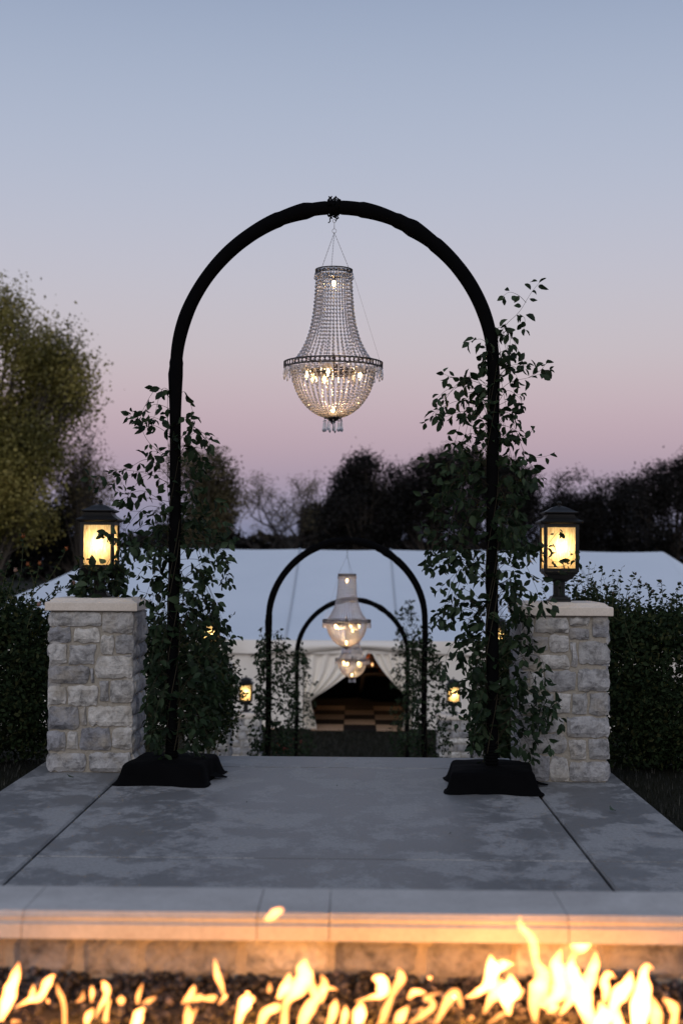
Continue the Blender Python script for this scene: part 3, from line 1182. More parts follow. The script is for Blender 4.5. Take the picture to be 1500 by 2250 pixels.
class Vine:
    def __init__(s, name, base, label, seed, leaf=.076, group='leafy vines on the arch legs', cat='vine', nobj=300):
        s.root = empty(name, base, label, cat, group); s.base = Vector(base)
        s.r = random.Random(seed); s.leaf = leaf; s.L = []; s.stem = MB(); s.nobj = nobj

    def shoot(s, pts, spacing=None, rad=.0016, dens=1.0, first=False, start=0.0, size=1.0):
        r = s.r
        P = smooth_path(pts, max(6, len(pts) * 6))
        P = [p + Vector((0, 0, 0)) for p in P]
        m = len(P)
        s.stem.tube([p - s.base for p in P], [rad * (1 - .6 * k / m) for k in range(m)], 4, False)
        L = sum((b - a).length for a, b in zip(P[:-1], P[1:]))
        sp = (spacing or s.leaf * .62) / dens
        n = max(2, int(L / sp))
        for k in range(n + 1):
            t = k / n
            if t < start: continue
            u = t * (m - 1); i = min(int(u), m - 2)
            p = P[i].lerp(P[i + 1], u - i); d = (P[i + 1] - P[i]).normalized()
            side = Vector((-d.z, 0, d.x)) * (1 if k % 2 else -1) + Vector((r.gauss(0, .3), r.gauss(0, .5), r.gauss(0, .3)))
            ld = d * .5 + side * .9
            sz = s.leaf * r.uniform(.62, 1.18) * (1 - .3 * t) * size
            pet = ld.normalized() * sz * .25
            s.L.append((p + pet, leaf_rot(ld, r.uniform(.1, 1.0), r), sz, first))
            if r.random() < .45: s.L.append((p, leaf_rot(ld + Vector((r.gauss(0, .8), r.gauss(0, .8), 0)), r.uniform(.2, 1.2), r), sz * .85, first))
            if k == n: s.L.append((p, leaf_rot(d, .2, r), sz, first))

    def finish(s, matm='vine_leaf_mass'):
        L = s.L
        s.r.shuffle(L)
        L.sort(key=lambda q: (not q[3], q[0].y - q[2] * 2))
        for p, rot, sz, _ in L[:s.nobj]:
            o = bpy.data.objects.new('leaf', s.r.choice(leaf_meshes)); col.objects.link(o)
            o.parent = s.root
            o.matrix_local = Matrix.Translation(p - s.base) @ rot.to_4x4() @ Matrix.Scale(sz, 4)
        rest = L[s.nobj:]
        if rest:
            allv = []; allf = []; off = 0
            for tv, tf in LT:
                pass
            idx = [s.r.randrange(len(LT)) for _ in rest]
            V = []; F = []
            for k, (tv, tf) in enumerate(LT):
                sel = [q for q, i in zip(rest, idx) if i == k]
                if not sel: continue
                P = np.array([tuple(q[0] - s.base) for q in sel]); Rm = np.array([[list(row) for row in q[1]] for q in sel]); sc = np.array([q[2] for q in sel])
                vv = np.einsum('nij,vj->nvi', Rm, tv) * sc[:, None, None] + P[:, None, :]
                ff = tf[None] + (np.arange(len(sel)) * len(tv))[:, None, None] + off
                V.append(vv.reshape(-1, 3)); F.append(ff.reshape(-1, 3)); off += vv.shape[0] * vv.shape[1]
            link('foliage', fastmesh('foliage', np.vstack(V), np.vstack(F), M[matm], True), s.root, kind='stuff')
        s.stem.build('stem', M['stem'], s.root)
        return s.root


def env_at(env, py, side):
    for (y0, a0, b0), (y1, a1, b1) in zip(env[:-1], env[1:]):
        if y0 <= py <= y1:
            t = (py - y0) / (y1 - y0)
            return (a0 + (a1 - a0) * t) if side < 0 else (b0 + (b1 - b0) * t)
    return env[-1][1 if side < 0 else 2]


def grow(v, env, polex, Y, n, seed, lo_bias=1.0, drop_px=70, ypx=18, dens=1.0, depth=.16, climb=True, size=1.0):
    """shoots from the leg out to the ragged edge of the vine"""
    r = random.Random(seed)
    y0, y1 = env[0][0], env[-1][0]
    k_ = Y / 8.7
    if climb:
        for q in range(4):
            ph = r.uniform(0, 6)
            pts = [at(polex + 14 / k_ * math.sin(ph + (y1 - yy) / (70 / k_)), yy, Y - .05 * math.cos(ph + (y1 - yy) / (70 / k_))) for yy in np.linspace(y1, y0 + (y1 - y0) * .06 * q, 40)]
            v.shoot(pts, spacing=v.leaf * 1.1, rad=.003, dens=.9 * dens, size=size)
    for q in range(n):
        u = r.random() ** lo_bias
        py = y0 + (y1 - y0) * u
        side = r.choice((-1, 1))
        edge = env_at(env, py, side)
        fr = r.uniform(.25, 1.0) ** .7
        tx = polex + (edge - polex) * fr
        sy = py + r.uniform(-drop_px, drop_px) / k_
        sy = min(max(sy, y0), y1)
        dy = r.gauss(0, depth)
        if dy > depth * 1.2: dy *= .5
        p0 = at(polex + r.uniform(-10, 10) / k_, sy, Y)
        p2 = at(tx, py, Y + dy)
        p1 = at(polex + (tx - polex) * .55, min(sy, py) - r.uniform(0, 30) / k_ + (sy - py) * .3, Y + dy * .5)
        p3 = p2 + (p2 - p1) * .15 + Vector((0, 0, -r.uniform(.0, .05)))
        v.shoot([p0, p1, p2, p3], dens=dens, start=.1, size=size)


# left leg of the nearest arch
envL = [(872, 366, 402), (900, 312, 430), (930, 285, 452), (985, 262, 458), (1030, 222, 462), (1080, 250, 450), (1130, 285, 470), (1175, 268, 498), (1230, 262, 500),
        (1280, 292, 500), (1330, 318, 480), (1390, 322, 496), (1450, 322, 500), (1520, 326, 492), (1590, 330, 470), (1650, 340, 440)]
vL = Vine('vine', (AL.x, AL.y, 0), 'leafy green vine climbing the left leg of the nearest arch', 21)
YL = AL.y
for pts, dz in [
    ([(380, 1010), (330, 975), (305, 930), (284, 912)], -.05), ([(380, 960), (340, 935), (310, 940), (292, 905)], -.1),
    ([(380, 1060), (330, 1010), (280, 1030), (240, 1045), (196, 1050)], -.08), ([(380, 1040), (320, 1035), (270, 1050), (205, 1072)], .04),
    ([(380, 1120), (320, 1080), (275, 1085), (250, 1068)], -.05), ([(382, 980), (420, 940), (450, 955), (462, 975)], -.05),
    ([(382, 1020), (420, 985), (448, 985), (460, 968)], .03), ([(382, 1190), (440, 1170), (480, 1190), (510, 1185)], -.06),
    ([(382, 1200), (450, 1195), (495, 1225), (505, 1285)], -.1), ([(382, 1230), (440, 1230), (490, 1255), (500, 1270)], .05),
    ([(380, 1210), (330, 1180), (290, 1200), (262, 1180), (228, 1172)], .10), ([(380, 1190), (320, 1175), (270, 1185), (232, 1180)], .14),
    ([(380, 1240), (330, 1220), (290, 1240), (285, 1262)], -.08), ([(380, 1260), (330, 1240), (300, 1270), (312, 1255)], 0),
    ([(384, 1430), (440, 1400), (480, 1410), (520, 1400)], -.12), ([(384, 1470), (450, 1440), (490, 1470), (522, 1478)], -.1),
    ([(384, 1330), (340, 1310), (310, 1300), (298, 1296)], -.08), ([(384, 1390), (430, 1340), (460, 1320), (480, 1330)], 0),
    ([(382, 1120), (430, 1090), (470, 1100), (488, 1115)], .02), ([(382, 1150), (430, 1130), (470, 1140), (500, 1150)], -.05)]:
    n = len(pts)
    vL.shoot([at(x, y, YL + dz * 2 * (i / (n - 1))) for i, (x, y) in enumerate(pts)], first=True, start=.15, dens=1.1)
grow(vL, envL, 382, YL, 118, 31, .8, dens=.85)
grow(vL, [(1180, 320, 470), (1300, 335, 470), (1400, 335, 480), (1640, 345, 450)], 383, YL, 34, 32, .9, climb=False, dens=.8)
vL.finish()

# right leg
envR = [(745, 1050, 1100), (790, 1062, 1150), (830, 975, 1150), (880, 965, 1145), (930, 950, 1142), (965, 1000, 1140), (1000, 975, 1165), (1050, 950, 1170), (1100, 930, 1140),
        (1170, 935, 1145), (1230, 950, 1190), (1300, 955, 1190), (1380, 965, 1170), (1450, 1012, 1180), (1520, 1025, 1200), (1580, 1030, 1205), (1655, 1045, 1165)]
vR = Vine('vine', (AR.x, AR.y, 0), 'tall leafy vine on the right leg of the nearest arch, one sprig reaching skyward', 22)
YRr = AR.y
for pts, dz in [
    ([(1085, 760), (1110, 715), (1140, 685), (1165, 645), (1183, 622)], -.04), ([(1155, 665), (1140, 650), (1120, 642), (1105, 650)], -.04),
    ([(1100, 740), (1118, 720), (1120, 745), (1118, 768)], -.05), ([(1140, 690), (1152, 700), (1150, 722)], -.05),
    ([(1075, 760), (1055, 745), (1030, 752)], -.05), ([(1084, 830), (1080, 780), (1062, 765)], -.05),
    ([(1085, 870), (1120, 840), (1160, 830), (1205, 815)], -.06), ([(1085, 850), (1110, 810), (1140, 800), (1155, 805)], -.04),
    ([(1160, 830), (1185, 815), (1198, 800)], -.05), ([(1085, 895), (1115, 880), (1130, 870), (1145, 865)], -.05),
    ([(1080, 850), (1040, 830), (1000, 830), (975, 822)], -.05), ([(1080, 870), (1030, 850), (985, 855), (960, 875)], -.05),
    ([(1080, 930), (1020, 905), (980, 915), (935, 925)], -.08), ([(1080, 900), (1020, 880), (980, 890), (955, 905)], .05),
    ([(1085, 930), (1130, 945), (1150, 990), (1175, 1005), (1208, 1000)], -.06), ([(1145, 960), (1165, 950), (1168, 942)], -.05), ([(1150, 1000), (1165, 1020), (1170, 1030)], -.05),
    ([(1085, 1010), (1130, 1010), (1160, 1030), (1187, 1050)], -.1), ([(1085, 1030), (1130, 1020), (1150, 1050), (1170, 1062)], -.15),
    ([(1080, 1020), (1020, 990), (970, 1010), (935, 1018)], 0), ([(1080, 1180), (1000, 1140), (960, 1120), (925, 1090)], -.05),
    ([(1080, 1240), (1000, 1200), (960, 1190), (925, 1165)], -.1), ([(1080, 1220), (1020, 1205), (975, 1225), (945, 1250)], -.08),
    ([(1080, 1290), (1020, 1250), (985, 1275), (960, 1300)], -.06), ([(1080, 1360), (1010, 1330), (975, 1350), (955, 1372)], -.1),
    ([(1085, 1260), (1140, 1215), (1190, 1220), (1225, 1235), (1262, 1215)], .12), ([(1190, 1218), (1215, 1180), (1230, 1165)], .12), ([(1205, 1245), (1235, 1245), (1262, 1232)], .13),
    ([(1085, 1240), (1130, 1190), (1170, 1195), (1200, 1205)], 0), ([(1085, 1290), (1150, 1260), (1200, 1280), (1240, 1290)], .05),
    ([(1085, 1300), (1140, 1290), (1180, 1310), (1212, 1330)], -.1), ([(1085, 1440), (1020, 1400), (985, 1430), (975, 1478)], -.15),
    ([(1080, 1520), (1030, 1490), (1005, 1510), (1003, 1590)], -.12), ([(1085, 1480), (1150, 1440), (1190, 1450), (1195, 1500)], -.12),
    ([(1085, 1550), (1150, 1510), (1200, 1530), (1232, 1590)], -.2), ([(1085, 1600), (1150, 1570), (1185, 1600), (1210, 1645)], -.2), ([(1085, 1570), (1160, 1545), (1205, 1555), (1225, 1540)], -.22)]:
    n = len(pts)
    vR.shoot([at(x, y, YRr + dz * 2 * (i / (n - 1))) for i, (x, y) in enumerate(pts)], first=True, start=.1, dens=.95)
grow(vR, envR, 1080, YRr, 130, 41, .8, dens=.9)
grow(vR, [(1010, 965, 1150), (1180, 975, 1140), (1300, 985, 1150), (1400, 1005, 1160), (1640, 1050, 1170)], 1079, YRr, 50, 42, .9, climb=False, dens=.8)
vR.finish()

# cutting wrapped round the left lantern
vK = Vine('vine_cutting', (PL.x, PL.y - .2, HL + .08), 'leafy cutting wound round the stem of the left front lantern', 23, group=None, cat='foliage', nobj=140)
rk = random.Random(5)
for q in range(62):
    a = rk.uniform(0, 2 * PI); z0 = rk.uniform(.05, .2)
    c = Vector((PL.x, PL.y, HL + .08))
    p0 = c + Vector((math.cos(a) * .05, math.sin(a) * .05, z0))
    o = rk.uniform(.09, .15)
    b = a + rk.uniform(-.8, .8)
    p1 = c + Vector((math.cos(b) * o, math.sin(b) * o - .02, z0 + rk.uniform(-.03, .07)))
    p2 = c + Vector((math.cos(b) * (o + .03), math.sin(b) * (o + .03) - .02, max(.015, z0 + rk.uniform(-.12, .06))))
    vK.shoot([p0, p1, p2], dens=1.2, first=(math.sin(b) < 0), start=.2, size=.95)
for pts in ([(200, 1290), (180, 1300), (196, 1318)], [(205, 1255), (190, 1240), (186, 1232)], [(225, 1255), (245, 1225), (258, 1208)], [(235, 1280), (262, 1275), (265, 1290)]):
    vK.shoot([at(x, y, PL.y - .16) for x, y in pts], dens=1.2, first=True)
vK.finish()

# vines of the two farther arches
e2L = [(1395, 570, 620), (1430, 562, 640), (1480, 566, 648), (1540, 566, 650), (1600, 548, 640), (1700, 550, 630)]
e2R = [(1395, 905, 950), (1440, 895, 962), (1500, 890, 985), (1580, 892, 1000), (1640, 880, 985), (1700, 900, 970)]
e3L = [(1430, 640, 672), (1500, 632, 690), (1560, 630, 694), (1640, 625, 690), (1700, 635, 680)]
e3R = [(1325, 872, 900), (1370, 870, 925), (1440, 862, 920), (1540, 860, 930), (1640, 858, 930), (1700, 870, 920)]
for env, px_, A, lab, n, sd_ in ((e2L, 591, A2, 'bushy vine on the left leg of the middle arch', 95, 51), (e2R, 932, A2, 'bushy vine on the right leg of the middle arch', 95, 52),
                                 (e3L, 656, A3, 'vine on the left leg of the farthest arch', 75, 53), (e3R, 894, A3, 'tall vine on the right leg of the farthest arch, beside the curtain', 95, 54)):
    b = at(px_, 1600, A.y)
    v = Vine('vine', (b.x, b.y, A.z), lab, sd_, leaf=.07, nobj=60)
    grow(v, env, px_, A.y, int(n * 1.25), sd_, 1.0, dens=1.1, depth=.2)
    v.finish()


# ------------------------------------------------------------------ shrubs
def cloud_points(blobs, n, rr):
    """points in ellipsoid blobs, denser towards the surface, broken into clumps"""
    wts = np.array([b[3] * b[4] * b[5] for b in blobs]) ** .8; wts /= wts.sum()
    ids = rr.choice(len(blobs), n, p=wts)
    d = rr.normal(size=(n, 3)); d /= np.linalg.norm(d, axis=1)[:, None]
    u = rr.random(n) ** (1 / 4.5)
    B = np.array(blobs)[ids]
    return B[:, :3] + d * u[:, None] * B[:, 3:6]


def shrub(name, base, blobs, n_clump, per, sig, leaf, label, seed, canes=(), matn='shrub_leaf', group=None, sprigs=26):
    rr = np.random.default_rng(seed)
    root = empty(name, base, label, 'shrub', group)
    C = cloud_points(blobs, n_clump, rr)
    P = np.repeat(C, per, 0) + rr.normal(size=(n_clump * per, 3)) * sig
    P -= np.array(base)
    sc = leaf * rr.uniform(.6, 1.3, len(P))
    tv, tf = LT[0]
    link('foliage', scatter('foliage', tv, tf, P, rand_rots(len(P), rr), sc, M[matn]), root, kind='stuff')
    mb = MB()
    r = random.Random(seed)
    for q in range(14):
        c = C[r.randrange(len(C))] - np.array(base)
        mb.tube([(r.uniform(-.15, .15), r.uniform(-.1, .1), 0), (c[0] * .4, c[1] * .4, c[2] * .5), tuple(c)], [.009, .006, .002], 5)
    mb.build('stem', M['cane'], root)
    # loose shoots standing out of the top and sides
    tops = sorted(range(len(C)), key=lambda q: -C[q][2])[:len(C) // 3]
    sm = MB(); SP = []
    for q in range(sprigs):
        c = Vector(C[tops[r.randrange(len(tops))]] - np.array(base))
        tip = c + Vector((r.gauss(0, .09), r.gauss(0, .06), r.uniform(.10, .30)))
        path = smooth_path([c, c.lerp(tip, .5) + Vector((r.gauss(0, .02), 0, 0)), tip], 9)
        sm.tube(path, [.002 * (1 - .07 * k) for k in range(9)], 3)
        for k in range(1, 9):
            for w_ in range(r.choice((1, 2))):
                SP.append((path[k], leaf_rot(Vector((r.uniform(-1, 1), r.uniform(-.6, .6), r.uniform(-.2, .8))), .1, r), leaf * r.uniform(.6, 1.15)))
    if sprigs:
        sm.build('shoot', M['cane'], root)
        link('shoot_foliage', scatter('shoot_foliage', tv, tf, np.array([tuple(q[0]) for q in SP]), np.array([[list(w_) for w_ in q[1]] for q in SP]), np.array([q[2] for q in SP]), M[matn]), root, kind='stuff')
    if canes:
        cm = MB(); hm = MB(); Lp = []
        for (pts, Y, nb, bm) in canes:
            P_ = smooth_path([at(x, y, Y) - Vector(base) for x, y in pts], 14)
            cm.tube(P_, [.0028 * (1 - .6 * k / 14) for k in range(14)], 4)
            for k in range(2, 14):
                for w_ in range(2):
                    d = Vector((r.uniform(-1, 1), r.uniform(-.6, .6), r.uniform(-.3, .9)))
                    Lp.append((P_[k], leaf_rot(d, .1, r), leaf * r.uniform(.6, 1.1)))
            hd = MB(); hd.smooth = True
            c = P_[-1]; s = .010 if bm == 'hip' else .015
            rg = []
            hd.lathe([(s * .2, -s * .6), (s * .8, -s * .2), (s, s * .3), (s * .85, s * .9), (s * .35, s * 1.25)], 7, c)
            for q in range(5):
                a = q * 1.256
                hd.tube([c + Vector((0, 0, s * .9)), c + Vector((math.cos(a) * s * .9, math.sin(a) * s * .9, s * 1.7))], [s * .25, s * .05], 3)
            hd.build('rosebud' if bm != 'hip' else 'seed_head', M[bm], root)
        cm.build('cane', M['cane'], root)
        Pn = np.array([tuple(q[0]) for q in Lp]); Rn = np.array([[list(w_) for w_ in q[1]] for q in Lp]); sn = np.array([q[2] for q in Lp])
        link('cane_foliage', scatter('cane_foliage', tv, tf, Pn, Rn, sn, M[matn]), root, kind='stuff')
    return root


def b_px(px, py, Y, rx, ry, rz):
    p = at(px, py, Y); return (p.x, p.y, p.z, rx, ry, rz)


shrub('rose_shrub', (-2.55, 9.9, -.05), [b_px(-10, 1510, 9.9, .38, .45, .48), b_px(50, 1470, 10.1, .20, .3, .34), b_px(70, 1560, 10.0, .2, .3, .36), b_px(-30, 1360, 10.1, .32, .4, .2), b_px(45, 1370, 10.1, .2, .3, .08), b_px(95, 1410, 10.2, .12, .25, .2)], 1300, 14, .045, .036,
      'dark rose shrub left of the left front pillar, orange buds on top', 61,
      [([(20, 1330), (45, 1270), (52, 1180)], 9.8, 1, 'bloom_orange'), ([(60, 1340), (75, 1290), (62, 1242)], 9.8, 1, 'bloom_orange'), ([(70, 1320), (78, 1280), (88, 1240)], 9.7, 1, 'bloom_orange'),
       ([(60, 1380), (70, 1350), (86, 1330)], 9.7, 1, 'bloom_pink'), ([(10, 1340), (25, 1290), (35, 1255)], 9.7, 1, 'bloom_pink'), ([(80, 1300), (110, 1270), (146, 1208)], 9.8, 1, 'bloom_orange'),
       ([(90, 1330), (125, 1305), (128, 1283)], 9.9, 1, 'hip'), ([(95, 1340), (150, 1310), (162, 1282)], 9.9, 1, 'bloom_pink'), ([(60, 1350), (120, 1300), (155, 1290)], 10, 1, 'hip'), ([(0, 1330), (10, 1270), (22, 1235)], 10, 1, 'hip'), ([(0, 1330), (-10, 1260), (5, 1215)], 10, 1, 'hip')],
      group=None)
shrub('rose_shrub', (2.25, 10.1, -.05), [b_px(1460, 1500, 9.9, .4, .45, .50), b_px(1380, 1480, 10.0, .22, .3, .4), b_px(1395, 1600, 9.9, .25, .3, .40), b_px(1500, 1600, 9.9, .35, .4, .35), b_px(1440, 1390, 10.0, .3, .35, .16), b_px(1370, 1375, 10.2, .14, .2, .08)], 1700, 14, .045, .036,
      'tall dark rose shrub right of the right front pillar, seed heads on thin stems', 62,
      [([(1380, 1360), (1375, 1310), (1395, 1262)], 10, 1, 'hip'), ([(1395, 1350), (1398, 1310), (1402, 1277)], 10, 1, 'hip'), ([(1420, 1350), (1425, 1310), (1418, 1285)], 10, 1, 'hip'), ([(1450, 1350), (1455, 1310), (1450, 1278)], 10.1, 1, 'hip'),
       ([(1470, 1350), (1475, 1320), (1493, 1283)], 10, 1, 'hip'), ([(1470, 1370), (1485, 1330), (1490, 1312)], 10, 1, 'hip'), ([(1340, 1360), (1345, 1325), (1346, 1305)], 10, 1, 'hip'), ([(1400, 1360), (1380, 1340), (1381, 1315)], 10, 1, 'hip'),
       ([(1290, 1350), (1310, 1320), (1305, 1285)], 10.3, 1, 'hip'), ([(1310, 1350), (1330, 1320), (1330, 1290)], 10.3, 1, 'hip'), ([(1270, 1340), (1265, 1300), (1270, 1278)], 10.3, 1, 'hip'), ([(1320, 1350), (1290, 1310), (1283, 1300)], 10.3, 1, 'hip'), ([(1430, 1370), (1440, 1330), (1432, 1300)], 10, 1, 'hip')],
      group=None)
shrub('rose_shrub', (1.72, 10.45, -.15), [b_px(1300, 1335, 10.5, .2, .2, .09), b_px(1345, 1380, 10.5, .15, .2, .2), b_px(1290, 1400, 10.5, .3, .2, .3)], 350, 12, .04, .032,
      'sparse rose shrub showing just behind the right front pillar cap', 63)
shrub('evergreen_shrub', (-1.62, 11.0, -.2), [b_px(350, 1500, 11.0, .30, .3, .42), b_px(430, 1520, 11.0, .25, .3, .40), b_px(380, 1440, 11.1, .25, .3, .25), b_px(470, 1570, 11.0, .16, .2, .25), b_px(340, 1400, 11.1, .12, .2, .12)], 850, 12, .04, .034,
      'dark leafy shrub filling the gap behind the left leg of the nearest arch', 64)
shrub('evergreen_shrub', (-1.75, 16.0, -1.5), [b_px(480, 1540, 16.2, .22, .3, .5), b_px(470, 1500, 16.2, .15, .25, .35)], 260, 12, .06, .05,
      'grey-green shrub growing against the middle left pillar', 66)
shrub('evergreen_shrub', (1.28, 11.2, -.3), [b_px(1120, 1520, 11.2, .20, .25, .46), b_px(1100, 1600, 11.2, .22, .25, .25), b_px(1130, 1440, 11.2, .14, .2, .25)], 800, 13, .04, .034,
      'dark leafy shrub between the right leg of the nearest arch and the right pillar', 65)


# ------------------------------------------------------------------ background trees
def tree(name, px, Y, blobs, n_clump, per, sig, leaf, matn, label, seed, bark='bark', group='trees beyond the marquee', trunk_r=.25, limbs=30, twigs=0, gap=-.28):
    rr = np.random.default_rng(seed); r = random.Random(seed)
    b = at(px, 1200, Y); base = Vector((b.x, b.y, ZL))
    root = empty(name, base, label, 'tree', group)
    s = Y / FPX
    B = []
    for (bx, by, rx, rz) in blobs:
        p = at(bx, by, Y) - base
        B.append((p.x, r.uniform(-.5, .5) * rx * s, p.z, rx * s, min(rx, rz) * s * 1.1, rz * s))
    C = cloud_points(B, n_clump, rr)
    # gaps: drop clumps where a slow noise is low
    keep = [i for i in range(len(C)) if mnoise.noise(Vector(C[i]) * .36 + Vector((seed, 0, 0))) > gap]
    C = C[keep]
    P = np.repeat(C, per, 0) + rr.normal(size=(len(C) * per, 3)) * sig
    link('crown', scatter('crown', RHOMB[0], RHOMB[1], P, rand_rots(len(P), rr), leaf * rr.uniform(.5, 1.4, len(P)), M[matn]), root, kind='stuff')
    mb = MB()
    top = max(q[2] for q in B) * .72
    tx = np.mean([q[0] for q in B])
    trunk = smooth_path([(0, 0, -.3), (.1 * tx, 0, top * .35), (.5 * tx, 0, top)], 10)
    mb.tube(trunk, [trunk_r * (1 - .75 * k / 9) for k in range(10)], 8)
    mb.build('trunk', M[bark], root)
    mb = MB()
    for q in range(limbs):
        c = Vector(C[r.randrange(len(C))])
        k = r.randrange(2, 9); p0 = trunk[k]
        if c.z < p0.z: p0 = trunk[max(1, k - 3)]
        mid = p0.lerp(c, .5) + Vector((0, 0, (c - p0).length * .1))
        mb.tube(smooth_path([p0, mid, c], 6), [trunk_r * .3 * (1 - .85 * k / 5) for k in range(6)], 5)
        for w_ in range(5):
            e = c + Vector((r.gauss(0, 1), r.gauss(0, 1), r.gauss(.5, 1))) * sig * 1.1
            mb.tube([mid.lerp(c, r.uniform(.3, .9)), e], [trunk_r * .06, trunk_r * .02], 3)
    mb.build('limbs', M[bark], root)
    return root


tree('broadleaf_tree', -40, 62, [(-60, 720, 70, 90), (40, 700, 60, 62), (90, 760, 62, 72), (130, 790, 60, 60), (60, 860, 90, 90), (-60, 880, 120, 130), (150, 870, 42, 55), (40, 1000, 110, 70), (120, 990, 60, 45), (-60, 1050, 120, 120), (60, 1100, 110, 70), (150, 1070, 55, 50), (110, 1130, 80, 40), (170, 900, 26, 40)],
     1050, 110, .46, .15, 'tree_yellow', 'big yellow-green autumn tree at the left edge, tallest in view', 71, limbs=90, trunk_r=.4, gap=-.03)
tree('wispy_tree', 190, 64, [(205, 1000, 42, 75), (180, 1070, 50, 50), (150, 1020, 40, 50), (225, 1080, 25, 50)], 150, 34, .4, .13, 'tree_olive', 'wispy half bare tree between the big yellow-green tree and the left lantern', 76, limbs=60, trunk_r=.14, gap=-.3)
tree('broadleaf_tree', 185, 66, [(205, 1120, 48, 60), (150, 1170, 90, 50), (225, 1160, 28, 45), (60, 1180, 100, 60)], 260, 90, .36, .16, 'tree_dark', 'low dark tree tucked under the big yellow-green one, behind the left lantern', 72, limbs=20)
tree('broadleaf_tree', 450, 88, [(455, 1045, 46, 52), (485, 1075, 34, 42), (430, 1090, 48, 50), (400, 1050, 30, 45), (470, 1120, 40, 35), (440, 1155, 45, 35)], 260, 110, .42, .17, 'tree_olive', 'rounded olive tree showing behind the left vine', 73, limbs=40, gap=-.15)
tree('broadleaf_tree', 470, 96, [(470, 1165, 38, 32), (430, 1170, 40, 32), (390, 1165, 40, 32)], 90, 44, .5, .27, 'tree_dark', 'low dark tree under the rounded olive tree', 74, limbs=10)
E_ = [('tree behind the middle arch top', 800, 100, [(800, 1035, 34, 32), (815, 1020, 20, 22), (770, 1075, 42, 45), (845, 1070, 42, 42), (860, 1055, 24, 22), (800, 1130, 80, 70), (760, 1150, 60, 50)]),
      ('x', 700, 112, [(700, 1155, 34, 34), (690, 1135, 22, 22), (735, 1160, 38, 38)]),
      ('x', 955, 104, [(920, 1065, 36, 44), (960, 1040, 40, 42), (1000, 1030, 40, 44), (960, 1110, 80, 70), (880, 1130, 50, 60)]),
      ('x', 1090, 98, [(1050, 1040, 45, 46), (1100, 1060, 46, 50), (1150, 1070, 36, 44), (1090, 1130, 90, 70), (1165, 1110, 28, 60)]),
      ('x', 1265, 106, [(1240, 1085, 30, 40), (1275, 1070, 34, 28), (1250, 1150, 70, 60), (1310, 1085, 30, 32)]),
      ('x', 1365, 110, [(1345, 1080, 30, 24), (1385, 1090, 40, 30), (1350, 1150, 70, 62)]),
      ('x', 1475, 96, [(1440, 1075, 40, 50), (1480, 1050, 44, 40), (1520, 1060, 50, 60), (1470, 1150, 90, 80), (1560, 1120, 70, 90)])]
labs = ['wide dark tree directly above the top of the middle arch', 'low dark tree between the bare tree and the wide dark one', 'dark tree just left of the right vine, rising above the roof line',
        'dark tree whose crown shows behind the right vine', 'dark tree directly behind the right front lantern', 'dark tree with a low flat crown right of the right lantern', 'tall dark tree at the right edge above the tent corner']
for k, ((_, px, Y, bl), lb) in enumerate(zip(E_, labs)):
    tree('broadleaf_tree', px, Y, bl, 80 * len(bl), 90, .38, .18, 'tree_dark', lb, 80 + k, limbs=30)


def bare_tree():
    Y = 108; b = at(625, 1203, Y); base = Vector((b.x, b.y, ZL)); r = random.Random(9)
    root = empty('bare_tree', base, 'nearly bare pale tree with spreading twigs left of the dark trees', 'tree', 'trees beyond the marquee')
    T = MB(); Bm = MB(); tips = []

    def br(p, d, L, rad, depth):
        n = 4; pts = [p]
        for i in range(n):
            d = (d + Vector((r.gauss(0, .12), r.gauss(0, .12), r.gauss(.03, .06)))).normalized()
            pts.append(pts[-1] + d * L / n)
        (T if depth == 0 else Bm).tube(pts, [rad * (1 - .4 * i / n) for i in range(n + 1)], 7 if depth == 0 else (4 if depth < 4 else 3), False)
        if depth >= 6: tips.append(pts[-1]); tips.append(pts[2]); return
        k = 6 if depth == 0 else r.choice((2, 3, 3))
        for q in range(k):
            nd = (d + Vector((r.gauss(0, .47), r.gauss(0, .45), r.gauss(.0, .35))) * (1.15 if depth else 1.5)).normalized()
            if nd.z < -.1: nd.z = .1
            br(pts[-1] if q < 2 else pts[r.randrange(2, 4)], nd, L * r.uniform(.62, .8) if depth else 2.6, rad * .63, depth + 1)
    br(Vector((0, 0, -.3)), Vector((0, 0, 1)), 5.2, .19, 0)
    T.build('trunk', M['bark_pale'], root); Bm.build('branches', M['bark_pale'], root)
    P = np.array([tuple(t) for t in tips]); rr = np.random.default_rng(2)
    P = np.repeat(P, 4, 0) + rr.normal(size=(len(P) * 4, 3)) * .22
    link('crown', scatter('crown', RHOMB[0], RHOMB[1], P, rand_rots(len(P), rr), .13 * rr.uniform(.5, 1.3, len(P)), M['tree_olive']), root, kind='stuff')


bare_tree()


def treeline():
    rr = np.random.default_rng(4)
    n = 12000
    x = rr.uniform(-150, 150, n)
    hgt = np.array([4.1 + 1.3 * mnoise.noise(Vector((q * .05, 0, 0))) + .5 * mnoise.noise(Vector((q * .3, 0, 0))) for q in x])
    P = np.stack([x, 290 + rr.uniform(-3, 3, n), ZL + (hgt + 4.2) * rr.random(n) ** .7], -1)
    me = scatter('treeline', RHOMB[0], RHOMB[1], P, rand_rots(n, rr), 2.6 * rr.uniform(.6, 1.3, n), M['tree_dark'])
    tag(link('treeline', me), 'far-off dark line of woods along the horizon', None, None, 'stuff')


treeline()


